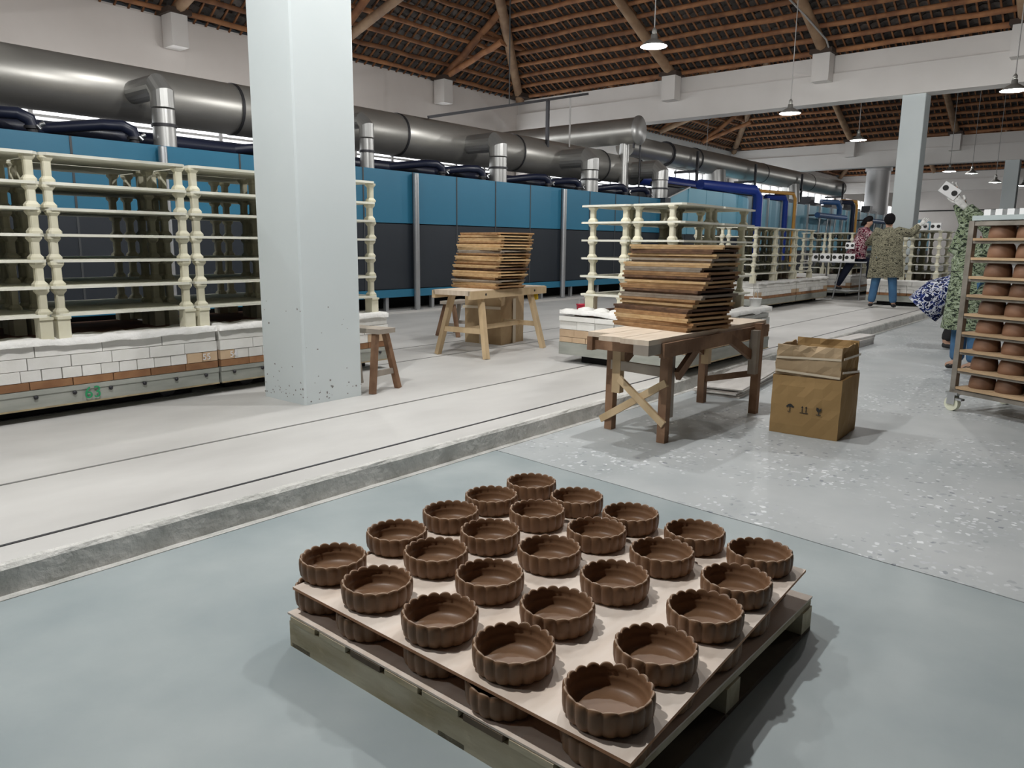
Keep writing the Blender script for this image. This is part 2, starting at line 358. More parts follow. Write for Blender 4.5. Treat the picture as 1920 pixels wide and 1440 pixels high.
# corbels (brackets) carrying the roof trusses
def corbel(x, y, label, dx=0, dy=0):
    b = MB(); b.box(-.17, .17, -.2, .2, -.62, 0)
    o = b.build('corbel', 'beam', None, (x, y, 5.70)); struct(o, label, 'bracket')
    MB().box(-.24, .24, -.26, .26, 0, .10).build('bearing_plate', 'plate', o)
corbel(8.21, YW-.3, 'white bracket on the back beam left of the big pillar')
corbel(12.07, YW-.3, 'white bracket on the back beam hidden by the big pillar')
corbel(15.92, YW-.3, 'white bracket on the back beam right of the big pillar')
for i, y in enumerate((10.5, 6.5, 2.5)):
    for k, x in enumerate((19.3, 35.55)):
        corbel(x, y, '%s white bracket from the back on the %s cross beam' % (ordn(i), ('second', 'third')[k]))
corbel(52.05, 6.5, 'white bracket on the farthest cross beam')
MB().box(19.0, 19.75, 15.5, YW, 5.70, 5.83).build('trim_11', 'plate')['kind'] = 'structure'
MB().box(35.2, 36, 15.5, YW, 5.70, 5.83).build('trim_12', 'plate')['kind'] = 'structure'

# ------------------------------------------------------------------ tiled timber roof
EZ = 5.74; SA = .45; SB = .70; XR = 11.5   # eave level, slopes, ridge
HIPR = SA/SB
def zA(x, xe=19.55): return EZ+SA*(xe-x)
def zB(y): return EZ+SB*(16.0-y)
def build_roof(x_shift, first):
    name = 'roof' if first else 'roof'
    rt = bpy.data.objects.new('roof', None); COL.objects.link(rt); rt.location = (x_shift, 0, 0)
    struct(rt, ['dark tiled timber roof over the near bay', 'dark tiled timber roof beyond the second pillar', 'dark tiled timber roof of the third bay'][first], 'roof')
    return rt
roof_parts = []   # (name, mesh, stuff?)
rr = random.Random(21)
def log_mesh(a, b, r0, r1, m, seg=5, wob=.02, n=8):
    a, b = Vector(a), Vector(b); pts = []; rs = []
    for i in range(seg+1):
        t = i/seg; p = a.lerp(b, t)
        if 0 < i < seg: p = p+Vector((rr.uniform(-wob, wob), rr.uniform(-wob, wob), rr.uniform(-wob, wob)))
        pts.append(p); rs.append((r0+(r1-r0)*t)*rr.uniform(.93, 1.07))
    return MB().tube(pts, rs, n).mesh('log', m)
XA0 = 11.5
Y0 = -8.0
# purlins slope A (along Y), split in lengths
x = 19.42; i = 0
while x > XA0:
    yh = 16.0-HIPR*(19.55-x)
    segs = [Y0, -1.5, 2.5, 6.5, 10.5, 16.0]
    for a, c in zip(segs[:-1], segs[1:]):
        c2 = min(c, yh)
        if c2-a < .3: continue
        roof_parts.append(('purlin', log_mesh((x+rr.uniform(-.02, .02), a-.05, zA(x)-.02), (x+rr.uniform(-.02, .02), c2+.05, zA(x)-.02), .065, .055, 'log'), False))
    x -= .43; i += 1
# purlins slope B (along X)
y = 15.88
while y > 10.9:
    xh = 19.55-(16.0-y)/HIPR; xl = 3.4+(16.0-y)/HIPR
    cuts = [xl, 8.21, 12.07, 15.92, xh]
    cuts = [c for c in cuts if xl <= c <= xh]
    for a, c in zip(cuts[:-1], cuts[1:]):
        if c-a < .3: continue
        roof_parts.append(('purlin', log_mesh((a-.05, y, zB(y)-.02), (c+.05, y, zB(y)-.02), .06, .05, 'log'), False))
    y -= .36
# left slope purlins (rarely seen)
# rafters
hx, hy = XA0, 16.0-HIPR*(19.55-XA0)
roof_parts.append(('hip_rafter', log_mesh((19.45, 15.9, EZ-.08), (hx, hy, zA(hx)-.28), .14, .12, 'log_pale', 6), False))
for yy in (10.5, 6.5, 2.5, -1.5):
    xe = max(XA0, 19.55-(16-yy)/HIPR) if yy > hy else XA0
    roof_parts.append(('rafter', log_mesh((19.35, yy, EZ+.02), (XA0, yy, zA(XA0)-.20), .13, .11, 'log_pale', 6), False))
    roof_parts.append(('tie_beam', log_mesh((19.35, yy, EZ+.02), (3.6, yy, EZ+.02), .10, .10, 'log', 6), False)) if yy < -1 else None
for xx in (8.21, 12.07, 15.92):
    yt = 16.0-min(HIPR*(19.55-xx), HIPR*(xx-3.4))
    roof_parts.append(('rafter', log_mesh((xx, 15.8, EZ+.02), (xx+.02, yt, zB(yt)-.16), .10, .09, 'log', 6), False))
    roof_parts.append(('strut', log_mesh((xx, 15.8, EZ+.02), (xx, 13.65 if xx > 15 else 10.6, EZ+(.66 if xx > 15 else 1.55)), .11 if xx < 15 else .09, .10 if xx < 15 else .08, 'log_pale' if xx < 15 else 'log', 6), False))
    if xx > 15: continue
    roof_parts.append(('strut', log_mesh((xx, 13.6, EZ+.68), (xx+.03, 13.6, zB(13.6)-.1), .05, .045, 'log', 3), False))
    roof_parts.append(('strut', log_mesh((xx, 12.1, EZ+1.12), (xx+.03, 12.1, zB(12.1)-.1), .05, .045, 'log', 3), False))
roof_parts.append(('strut', log_mesh((15.92, 14.4, zB(14.4)-.2), (17.75, 14.4, zB(14.4)-.2), .08, .07, 'log', 3), False))
# tiles: arched pieces in lanes between laths
def tile_piece(mb, o, ax, up, nrm, w, l):
    # arched tile: o corner point, ax across, up along slope
    vs = []
    for k in (0, 1):
        for j in range(4):
            t = j/3; h = sin(pi*t)*.055+(0.0 if k else .045)
            vs.append(o+ax*(w*t)+up*(l*1.15*k)+nrm*h)
    mb.add(vs, [(j, j+1, 5+j, 4+j) for j in range(3)])
    vs2 = [vs[0], vs[1], vs[2], vs[3]]
    mb.add([p for p in vs2]+[p+nrm*.018 for p in vs2], [(j, j+1, 5+j, 4+j) for j in range(3)])
near_tiles = []; far = MB(); laths = MB()
upA = Vector((-1, 0, SA)).normalized(); nA = Vector((SA, 0, 1)).normalized()
upB = Vector((0, -1, SB)).normalized(); nB = Vector((0, SB, 1)).normalized()
camp = Vector((0, 0, 1.2))
def lane(fx0, nl, st, ax, base, up, nrm, length_of, w):
    for i in range(nl):
        o = base+ax*(i*st); Lm = length_of(i)
        if Lm < .15: continue
        laths.bar(o+nrm*.045, o+up*Lm+nrm*.045, .035, .03, nrm)
        k = int(Lm/.2)
        for j in range(k):
            near_tiles.append((o+up*(j*.2)+nrm*.075+ax*rr.uniform(-.012, .012), ax, up, nrm, w, .2*rr.uniform(.96, 1.06)))
stA, stB = .21, .27
fA = math.sqrt(1+SA*SA); fB = math.sqrt(1+SB*SB)
nlA = int((16.0-Y0)/stA)
def lenA(i):
    y = Y0+i*stA
    xtop = max(XA0, 19.55-(16.0-y-.15)/HIPR)
    return (19.7-xtop)*fA
lane(0, nlA, stA, Vector((0, 1, 0)), Vector((19.7, Y0, zA(19.7)+.03)), upA, nA, lenA, stA*.98)
nlB = int((19.55-3.4)/stB)
def lenB(i):
    x = 3.4+i*stB
    d = min(HIPR*(19.55-x), HIPR*(x-3.4))
    return (d+.12)*fB
lane(0, nlB, stB, Vector((1, 0, 0)), Vector((3.4, 16.12, zB(16.12)+.03)), upB, nB, lenB, stB*.98)
def in_view(p):
    q = p-camp; d = q.dot(_f)
    if d < 1: return False
    return abs(q.dot(_r2)/d) < .66 and -.5 < q.dot(_u2)/d < .5
vis = sorted([(t[0]-camp).length if in_view(t[0]) else 1e6+n for n, t in enumerate(near_tiles)])
order = sorted(range(len(near_tiles)), key=lambda n: (near_tiles[n][0]-camp).length if in_view(near_tiles[n][0]) else 1e6+n)
near_set = set(order[:280])
tile_single = []
for n, t in enumerate(near_tiles):
    if n in near_set: mb = MB(); tile_piece(mb, *t); tile_single.append(mb.mesh('roof_tile', 'tile'))
    else: tile_piece(far, *t)
allm = MB()
for n, t in enumerate(near_tiles): tile_piece(allm, *t)
rest_me = far.mesh('roof_tiles', 'tile'); all_me = allm.mesh('roof_tiles', 'tile'); lath_me = laths.mesh('laths', 'lath')
# weather deck above the tiles (other slopes too) keeps daylight out
deck = MB()
XA1 = 3.4
def quad(a, b_, c, d): deck.add([a, b_, c, d], [(0, 1, 2, 3)])
DZ = .22
quad((19.75, Y0, zA(19.75)+DZ), (19.75, 16.1, zA(19.75)+DZ), (hx, hy, zA(hx)+DZ), (XA0, Y0, zA(XA0)+DZ))
quad((3.2, Y0, zA(19.75)+DZ), (XA0, Y0, zA(XA0)+DZ), (hx, hy, zA(hx)+DZ), (3.2, 16.1, zA(19.75)+DZ))
deck.add([(3.2, 16.15, zB(16.15)+DZ), (19.75, 16.15, zB(16.15)+DZ), (hx, hy, zA(hx)+DZ)], [(0, 1, 2)])
deck_me = deck.mesh('roof_deck', 'plate')
for k, sh in enumerate((0.0, 16.25, 32.75)):
    rt = build_roof(sh, k)
    for nm, me, _ in roof_parts: inst(nm, me, rt)
    o = inst('laths', lath_me, rt); o['kind'] = 'stuff'
    inst('roof_deck', deck_me, rt)
    if k == 0:
        for me in tile_single: inst('roof_tile', me, rt)
        o = inst('roof_tiles', rest_me, rt)
    else: o = inst('roof_tiles', all_me, rt)
    o['kind'] = 'stuff'
# plain ceiling of the hall behind and beside the camera
struct(MB().box(-14, 3.2, -12, 17, 7.0, 7.1).build('ceiling', 'plate'), 'dark ceiling of the bay behind the viewer', 'ceiling')

# ------------------------------------------------------------------ kiln
KY = 9.1
kiln = thing('tunnel_kiln', 'long blue and charcoal panelled tunnel kiln along the back of the hall', 'kiln', (0, KY, 0))
ZB, ZM, ZT = .36, 1.505, 2.305
XK0, XK1 = -2.53, 16.46
b = MB().box(XK0, XK1, .06, 3.0, ZB, ZT-.02); b.build('kiln_body', 'iron', kiln)
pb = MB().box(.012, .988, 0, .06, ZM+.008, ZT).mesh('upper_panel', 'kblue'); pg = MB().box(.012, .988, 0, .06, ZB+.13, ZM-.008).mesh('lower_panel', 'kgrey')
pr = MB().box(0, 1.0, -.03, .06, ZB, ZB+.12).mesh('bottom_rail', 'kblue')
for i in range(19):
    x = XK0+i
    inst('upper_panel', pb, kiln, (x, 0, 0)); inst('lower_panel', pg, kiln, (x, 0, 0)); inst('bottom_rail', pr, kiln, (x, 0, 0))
pt = MB().tube([(0, 0, SZ+.035), (0, 0, ZT-.02)], .05, 12).box(-.08, .08, -.08, .08, SZ+.035, SZ+.05).mesh('post', 'kpost')
st_ = MB().box(-.012, .012, -.006, .05, ZB+.12, ZT).mesh('seam_strip', 'seam')
ft = MB().box(-.03, .03, .0, .06, SZ+.035, ZB).mesh('foot', 'kpost')
for i in range(20):
    x = XK0+i
    if i % 4 == 3: inst('post', pt, kiln, (x+.0, -.06, 0)) if False else None
    inst('seam_strip', st_, kiln, (x, 0, 0)); inst('foot', ft, kiln, (x+.45, .03, 0))
for x in (4.44, 8.47, 12.47): inst('post', pt, kiln, (x, -.07, 0))
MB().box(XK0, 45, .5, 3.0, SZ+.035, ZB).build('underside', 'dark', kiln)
# taller light-blue section past the dark box
b = MB().box(16.47, 16.74, -.12, .5, ZB, 2.33); b.build('control_box', 'kgrey', kiln)
b = MB().add([(16.75, 0, 2.32), (17.85, 0, 2.64), (17.85, 0, 1.5), (16.75, 0, 1.5), (16.75, 2.6, 2.32), (17.85, 2.6, 2.64), (17.85, 2.6, 1.5), (16.75, 2.6, 1.5)], [(0, 3, 2, 1), (0, 1, 5, 4), (4, 5, 6, 7), (0, 4, 7, 3), (1, 2, 6, 5)])
b.build('sloped_hood', 'klight', kiln)
MB().bar((16.72, -.02, 2.33), (17.87, -.02, 2.66), .06, .03).build('hood_edge', 'kpost', kiln)
MB().box(16.75, 21.9, .02, 2.6, ZB, 2.60).build('kiln_body', 'iron', kiln)
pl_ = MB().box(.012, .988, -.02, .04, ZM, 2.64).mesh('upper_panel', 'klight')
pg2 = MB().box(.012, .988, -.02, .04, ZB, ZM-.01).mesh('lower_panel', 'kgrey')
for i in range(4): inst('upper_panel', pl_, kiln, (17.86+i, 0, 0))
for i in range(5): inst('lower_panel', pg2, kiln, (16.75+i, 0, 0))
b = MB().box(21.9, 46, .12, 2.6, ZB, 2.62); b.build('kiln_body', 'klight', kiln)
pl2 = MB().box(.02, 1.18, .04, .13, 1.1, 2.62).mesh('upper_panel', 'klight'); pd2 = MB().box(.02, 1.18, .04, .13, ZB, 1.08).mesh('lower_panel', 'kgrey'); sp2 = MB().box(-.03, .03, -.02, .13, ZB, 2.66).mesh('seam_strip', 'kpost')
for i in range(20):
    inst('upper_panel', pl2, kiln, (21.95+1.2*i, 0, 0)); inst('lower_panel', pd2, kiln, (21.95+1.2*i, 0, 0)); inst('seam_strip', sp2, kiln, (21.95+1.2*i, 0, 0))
# burner gear on the far section
def pipe_thing(name, label, pts, r, m, n=12, group=None, cat='pipe', joints=()):
    b = MB().tube(pts, r, n); o = b.build(name, m); tag(o, label, cat, group); return o
pipe_thing('air_pipe', 'thick royal-blue pipe with elbow running down the kiln front', [(18.9, 9.3, 2.80), (21.5, 8.9, 2.80), (21.72, 8.85, 2.62), (21.72, 8.85, .9)], .135, 'bluepipe', 14)
pipe_thing('air_pipe', 'thinner blue downpipe right of the thick blue elbow pipe', [(23.4, 9.3, 2.72), (24.0, 8.95, 2.72), (24.1, 8.92, 2.6), (24.1, 8.92, .8)], .085, 'bluepipe')
pipe_thing('gas_pipe', 'thin orange pipe hooking down beside the thinner blue downpipe', [(22.6, 9.2, 2.85), (24.3, 8.78, 2.85), (24.42, 8.75, 2.7), (24.42, 8.75, .6)], .05, 'orange')
pipe_thing('gas_pipe', 'thin orange pipe between the two blue burner headers', [(30.6, 9.2, 2.95), (31.4, 8.9, 2.95), (31.5, 8.9, 2.8), (31.5, 8.9, .5)], .06, 'orange')
pipe_thing('air_pipe', 'black downpipe beside the orange pipe between burner headers', [(30.5, 9.2, 2.9), (31.0, 8.95, 2.9), (31.1, 8.9, 2.75), (31.1, 8.9, .5)], .08, 'navy')
pipe_thing('air_pipe', 'blue elbow pipe above the first burner header', [(28.6, 9.3, 2.82), (29.3, 8.95, 2.82), (29.5, 8.92, 2.65), (29.5, 8.92, 2.40)], .09, 'bluepale')
for k, (xa, xb) in enumerate(((26.6, 29.7), (32.3, 36.0))):
    t = thing('burner_header', ['pale blue burner header nearer the blue elbow pipe', 'pale blue burner header behind the workers'][k], 'pipe', (0, 0, 0), 0)
    MB().tube([(xa, 8.75, 2.28), (xb, 8.75, 2.28)], .09, 12).build('header_pipe', 'bluepale', t)
    for j in range(4):
        x = xa+.3+j*(xb-xa-.6)/3
        MB().tube([(x, 8.75, 2.2), (x, 8.78, 1.65)], .035, 8).build('drop_pipe', 'kpost', t)
        v = MB().tube([(x-.14, 8.75, 1.62), (x+.14, 8.75, 1.62)], .06, 8).build('valve', 'zinc', t)
        MB().tube([(x-.26, 8.74, 1.62), (x-.14, 8.74, 1.62)], .11, 8).build('valve_motor', 'black', v)
    MB().tube([(xa, 8.9, 1.60), (xb, 8.9, 1.60)], .03, 8).build('feed_pipe', 'kpost', t)
    for x in (xa+.15, xb-.15): MB().bar((x, 8.75, 2.28), (x, 9.16, 2.28), .05, .05).build('wall_bracket', 'iron', t)
for k in range(6):
    x = 22.6+k*2.5
    b = MB().box(0, 1.3, 0, .5, 2.62, 2.78).box(.3, .7, .05, .4, 2.78, 2.98)
    tag(b.build('valve_box', 'iron', None, (x, 9.4, 0)), '%s dark valve box on top of the far kiln, counted from the thick blue pipe' % ordn(k), 'box', 'valve boxes on the far kiln')

# ------------------------------------------------------------------ ducts and pipes over the kiln
duct = thing('exhaust_duct', 'long fat silver duct above the near kiln', 'duct', (0, 0, 0))
DY, DZc = 10.3, 3.05
secs = [-3, -.2, 2.9, 6.1, 9.2, 12.35, 15.5, 17.2]
for i, (a, c) in enumerate(zip(secs[:-1], secs[1:])):
    r = .33+.008*i if i < 6 else .33
    MB().tube([(a, DY, DZc), (a+.03, DY, DZc), (c-.02, DY, DZc), (c, DY, DZc)], [r-.01, r, r, r-.01], 28).build('duct_section', 'duct', duct)
    MB().tube([(c-.02, DY, DZc), (c+.02, DY, DZc)], r+.012, 28).build('seam_band', 'iron', duct)
def downpipe(x, r, y=9.27, top=3.02):
    t = thing('duct_downpipe', '', 'pipe', (x, y, ZT))
    h = top-ZT
    MB().tube([(0, 1.0, h), (0, .10, h), (0, .0, h-.10), (0, 0, h-.26)], r, 20, sm=False).build('elbow', 'clad', t)
    MB().tube([(0, 0, h-.28), (0, 0, .26)], r*.96, 20).build('riser', 'clad', t)
    MB().tube([(0, 0, .27), (0, 0, .235)], r*1.08, 20).build('flange', 'iron', t)
    MB().tube([(0, 0, .235), (0, 0, 0)], r*.97, 20).build('socket', 'clad', t)
    return t
for x, r, l in ((4.6, .135, 'silver elbow pipe dropping from the duct, left of the big pillar'), (7.7, .11, 'silver elbow pipe just right of the big pillar'), (10.73, .165, 'silver elbow pipe above the back stack of boards'), (13.69, .19, 'silver elbow pipe left of the capped cross duct'), (16.7, .2, 'silver elbow pipe right of the capped cross duct')):
    tag(downpipe(x, r), l, 'pipe', 'duct downpipes')
# steel pipe brackets
cap = thing('cross_duct', 'silver cross duct with flat round end cap pointing into the hall', 'duct', (16.2, 9.6, 3.88))
MB().tube([(0, .02, 0), (0, 6.4, .0)], .30, 28).build('duct_section', 'duct', cap)
b = MB().lathe([(.335, 0), (.335, .03), (0.02, .05)], 28); o = b.build('end_cap', 'clad', cap, (0, .02, 0), (R(90), 0, 0))
MB().tube([(.02, .4, -.28), (.02, .4, -1.55)], .12, 16).build('riser', 'clad', cap)
MB().tube([(.28, .12, .02), (.28, .12, -1.55)], .025, 6).build('support_rod', 'iron', cap)
MB().tube([(-.02, .12, .12), (-.02, .12, -.4)], .03, 6).build('support_rod', 'iron', cap)
d2 = thing('exhaust_duct', 'second silver duct running away beyond the capped cross duct', 'duct', (0, 0, 0))
for i, (a, c) in enumerate(((18.2, 20.4), (20.4, 22.2), (22.2, 27.5), (27.5, 32.5), (32.5, 36.6))):
    MB().tube([(a, 11.2, 3.84), (c-.02, 11.2, 3.84)], [.30, .33, .345, .345, .345][i], 26).build('duct_section', 'duct', d2)
    MB().tube([(c-.03, 11.2, 3.84), (c+.02, 11.2, 3.84)], .355, 26).build('seam_band', 'iron', d2)
for x in (23.6, 30.4): MB().tube([(x, 11.1, 3.6), (x, 11.0, 2.6)], .32, 18).build('riser', 'clad', d2)
for x in (21.6, 26.0, 30.6, 35.8): MB().bar((x, 10.75, 2.7), (x, 10.75, 4.0), .07, .07, (0, 1, 0)).bar((x, 10.75, 3.42), (x, 11.5, 3.42), .07, .07).build('support_bracket', 'iron', d2)
tag(MB().tube([(37.6, 9.8, 2.2), (37.6, 9.8, 4.75)], .5, 20).tube([(37.6, 9.8, 4.6), (37.6, 9.8, 4.75)], .56, 20).build('chimney_pipe', 'flue'), 'broad silver vertical flue left of the second pillar', 'chimney')
# dark insulated header and its swan necks
nv = thing('insulated_header', 'dark navy insulated pipe lying along the near kiln top', 'pipe', (0, 0, 0))
MB().tube([(-3, 9.75, 2.425), (5.5, 9.75, 2.425), (10.5, 9.75, 2.425), (16.0, 9.75, 2.425)], .10, 16).build('header_pipe', 'navy', nv)
for k, x in enumerate((3.18, 4.25, 6.6, 9.33, 10.35, 12.3, 13.35, 15.2, 16.2)):
    t = thing('insulated_branch', '%s dark swan-neck pipe from the left on the kiln top' % ordn(k), 'pipe', (x, 9.3, ZT), 0, 'dark swan-neck pipes on the kiln')
    MB().tube([(-.85, .42, .12), (-.30, .1, .20), (-.12, .02, .20), (-.02, 0, .15), (.0, 0, .08)], .064, 14).build('neck', 'navy', t)
    MB().tube([(0, 0, .085), (0, 0, .055)], .08, 12).build('flange', 'iron', t)
    MB().tube([(.06, -.05, .10), (.10, -.07, .12)], .022, 8).tube([(.02, -.08, .09), (.05, -.10, .05)], .016, 8).build('valve', 'zinc', t)
    MB().tube([(0, 0, .06), (0, 0, 0)], .055, 10).build('socket', 'iron', t)
tag(MB().tube([(17.6, 10.6, 2.95), (23.2, 10.6, 2.95), (24.2, 10.6, 2.8)], .17, 12).build('air_pipe', 'bluepipe'), 'blue pipe lying behind the silver downpipe and window', 'pipe')
tag(MB().tube([(17.6, 9.9, 2.62), (22.6, 9.9, 2.62)], .06, 10).build('air_pipe', 'bluepale'), 'thin pale blue pipe along the kiln top beside the hood', 'pipe')
tag(MB().tube([(17.6, 10.0, 2.78), (26, 10.0, 2.78)], .05, 10).bar((18.5, 10, 2.62), (18.5, 10, 2.8), .04, .04, (0, 1, 0)).bar((21.2, 10, 2.58), (21.2, 10, 2.8), .04, .04, (0, 1, 0)).bar((25, 10, 2.6), (25, 10, 2.8), .04, .04, (0, 1, 0)).build('steel_tube', 'iron'), 'thin dark steel tube above the hood of the kiln', 'pipe')
# hanging light rail
lr = thing('hanging_rail', 'dark square rail hung above the duct right of the big pillar', 'rail', (0, 0, 0))
MB().bar((9.7, 10.0, 3.38), (14.6, 10.0, 4.5), .05, .05).build('rail_bar', 'iron', lr)
MB().bar((13.15, 10.0, 3.2), (13.15, 10.0, 4.17), .06, .06, (0, 1, 0)).build('drop_post', 'iron', lr)
MB().tube([(11.9, 10.0, 3.88), (11.9, 10.0, 5.9)], .012, 6).build('hanger_wire', 'cord_dark', lr)
MB().tube([(13.95, 10.0, 3.3), (13.95, 10.0, 4.35)], .02, 6).build('hanger_wire', 'cord', lr)

# ------------------------------------------------------------------ kiln cars
from mathutils import noise as mnoise
def rough_grid(mb, x0, x1, y0, y1, z, amp, step, seed, skirt=.05):
    # soft lumpy blanket: rounded rim hanging a little over the bricks
    nx = max(3, int((x1-x0)/step)); ny = max(3, int((y1-y0)/step)); vs = []
    for j in range(-1, ny+2):
        for i in range(-1, nx+2):
            ii, jj = min(max(i, 0), nx), min(max(j, 0), ny); e = (i != ii) or (j != jj)
            x, y = x0+(x1-x0)*ii/nx, y0+(y1-y0)*jj/ny
            h = mnoise.noise((x*7+seed*3.1, y*7, seed))*.5+.5; h2 = mnoise.noise((x*22, y*22, seed+5))
            if e: zz = z-.012-skirt*.6*max(0, mnoise.noise((x*5+seed, y*5, 3.3)))
            else: zz = z+amp*(.25+.9*h+.22*h2)
            vs.append((x+.012*h2, y+.012*mnoise.noise((x*15, y*15, seed+9)), zz))
    w = nx+3
    mb.add(vs, [(j*w+i, j*w+i+1, (j+1)*w+i+1, (j+1)*w+i) for j in range(ny+2) for i in range(nx+2)], 0, True)
BR = {}
def brick_mesh(w, d, h, m):
    k = (round(w, 3), round(d, 3), round(h, 3), m)
    if k not in BR:
        e = .003; b = MB(); b.box(e, w-e, 0, d, e*.6, h-e*.6); BR[k] = b.mesh('brick', m)
    return BR[k]
def kiln_car(x0, x1, y0, y1, label, seed, num=None, tags=(), rows=None, bolts=True):
    q = random.Random(seed); L = x1-x0; D = y1-y0
    t = thing('kiln_car', label, 'kiln car', (x0, y0, SZ), 0)
    zz = lambda z: z-SZ
    b = MB().box(0, L, 0, D, zz(.19), zz(.305)).box(0, L, -.006, 0, zz(.275), zz(.305)); sk = b.build('steel_skirt', 'skirt', t)
    MB().box(0, L, -.008, .002, zz(.188), zz(.197)).build('skirt_lip', 'rust', t)
    if bolts:
        bm_ = MB().lathe([(.013, 0), (.013, .006), (.005, .011)], 10).mesh('bolt', 'iron')
        n = int(L/.2)
        for i in range(n): inst('bolt', bm_, sk, (.1+i*(L-.2)/(n-1), -.006, zz(.262)), (R(90), 0, 0))
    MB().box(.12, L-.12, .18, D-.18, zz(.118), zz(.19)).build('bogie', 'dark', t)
    for sx in (.3, L-.3):
        for sy in (.2, D-.2): MB().tube([(sx, sy-.03, zz(.176)), (sx, sy+.03, zz(.176))], .062, 16).build('wheel', 'iron', t)
    MB().box(.1, L-.1, .1, D-.1, zz(.305), zz(.585)).build('deck', 'deck', t)
    rows = rows or [(.307, .357, .24, 'b'), (.357, .427, .117, 'm'), (.427, .50, .25, 'w'), (.50, .582, .40, 'w')]
    for ri, (z0, z1, w, kind) in enumerate(rows):
        for side in (0, 1):                       # front row and both end rows
            length = L if side == 0 else D-.1
            off = 0 if side == 0 else .1
            n = max(2, round(length/w)); bw = length/n
            for i in range(n):
                m = {'b': 'bbrown', 'w': 'bwhite', 't': 'btan'}.get(kind)
                if kind == 'm': m = 'btan' if (i in (0, n-1, n-2) and side == 0) else 'bwhite'
                out = q.uniform(-.004, .004)+(.0 if ri < 3 else -.012)
                me = brick_mesh(bw, .1, z1-z0, m)
                if side == 0: inst('brick', me, t, (i*bw, -out, zz(z0)))
                else: inst('brick', me, t, (0+out+.1, off+i*bw, zz(z0)), (0, 0, R(90)))
    for (txt, px, z, sz, m) in tags:
        o = inst('stencil_number', text_mesh(txt, sz, m, .0008), t, (px, -.014 if m == 'green' else -.012, zz(z)), FRONT)
        o['label'] = '%s number %s' % ('green' if m == 'green' else 'white', txt)
    fb = MB(); rough_grid(fb, .0, L, -.016, .20, zz(.582), .034, .03, seed)
    rough_grid(fb, .0, .12, .15, D, zz(.582), .034, .03, seed+1)
    fb.build('fiber_blanket', 'fiber', t)
    return t
# prop meshes
PR = {}
def prop_mesh(h):
    k = round(h, 3)
    if k not in PR:
        a, c = .037, .023; z = [(a, 0), (a, .014), (c, .034), (c, h-.034), (a, h-.014), (a, h)]
        b = MB(); vs = []
        for (r, zz) in z:
            e = r*.7
            vs += [(-e, -r, zz), (e, -r, zz), (r, -e, zz), (r, e, zz), (e, r, zz), (-e, r, zz), (-r, e, zz), (-r, -e, zz)]
        fs = [(i*8+j, i*8+(j+1) % 8, (i+1)*8+(j+1) % 8, (i+1)*8+j) for i in range(5) for j in range(8)]
        b.add(vs, fs); b.add(vs[:8], [tuple(range(8))[::-1]]); b.add(vs[-8:], [tuple(range(8))]); PR[k] = b.mesh('prop', 'prop')
    return PR[k]
BASE_ME = MB().box(-.036, .036, -.045, .045, 0, .135).box(-.039, .039, -.055, .055, .135, .15).mesh('base_block', 'prop')
SH = {}
def shelf_mesh(w, d):
    k = (round(w, 3), round(d, 3))
    if k not in SH:
        e = .03; b = MB(); pts = [(e, 0), (w-e, 0), (w, e), (w, d-e), (w-e, d), (e, d), (0, d-e), (0, e)]
        b.add([(x, y, z) for z in (0, .017) for x, y in pts], [tuple(range(8))[::-1], tuple(range(8, 16))]+[(i, (i+1) % 8, 8+(i+1) % 8, 8+i) for i in range(8)])
        SH[k] = b.mesh('kiln_shelf', 'shelf')
    return SH[k]
def rack(x0, x1, y0, y1, levels, label, nrow=2, seed=0, inset=.04, over=0.0, yin=.05, group='cream kiln shelf racks'):
    q = random.Random(seed); t = thing('kiln_shelf_rack', label, 'rack', (x0, y0, .585), 0)
    w = x1-x0; d = (y1-y0)/nrow
    for r in range(nrow):
        for li, z in enumerate(levels):
            inst('kiln_shelf', shelf_mesh(w+over, d-.02), t, (q.uniform(-.008, .008)-over/2, r*d+q.uniform(-.006, .006), z-.585))
        for cx in (inset, w-inset):
            for cy in (r*d+(yin if r == 0 else .05), r*d+d-.02-(yin if r == nrow-1 else .05)):
                inst('base_block', BASE_ME, t, (cx, cy, .0))
                for z0, z1 in zip(levels[:-1], levels[1:]):
                    inst('prop', prop_mesh(z1-z0-.017), t, (cx+q.uniform(-.008, .008), cy+q.uniform(-.006, .006), z0-.585+.017), (0, 0, q.choice((0, pi/2, pi))+q.uniform(-.06, .06)))
    return t
LV7 = [.735, .905, 1.065, 1.22, 1.375, 1.525, 1.695]
LV6 = [.735, .905, 1.07, 1.235, 1.395, 1.545]
LV6b = [.735, .89, 1.05, 1.21, 1.365, 1.52]
kiln_car(.85, 2.79, 5.07, 6.33, 'kiln car with green stencilled number left of the big pillar', 1, tags=(('63', 1.075, .247, .105, 'green'), ('55', 1.85, .392, .062, 'chalk')))
kiln_car(2.81, 4.40, 5.07, 6.33, 'kiln car mostly hidden behind the big white pillar', 2, tags=(('54', .10, .392, .062, 'chalk'),))
rack(.86, 1.755, 5.10, 6.25, LV7, 'cream kiln shelf rack at the left edge of the photo', seed=1)
rack(1.775, 2.665, 5.10, 6.25, LV7, 'whole tall cream kiln shelf rack left of the big pillar', seed=2)
rack(2.69, 3.50, 5.10, 6.25, LV7, 'cream kiln shelf rack half hidden by the left side of the big pillar', seed=3)
rack(3.52, 4.33, 5.10, 6.25, LV7, 'cream kiln shelf rack showing one post right of the big pillar', seed=4)
rows_mid = [(.307, .357, .15, 't'), (.357, .427, .16, 't'), (.427, .505, .2, 'w'), (.505, .55, .4, 'w')]
mc = kiln_car(5.72, 7.55, 2.87, 4.17, 'kiln car behind the front workbench carrying cream shelves', 5, rows=rows_mid, bolts=False)
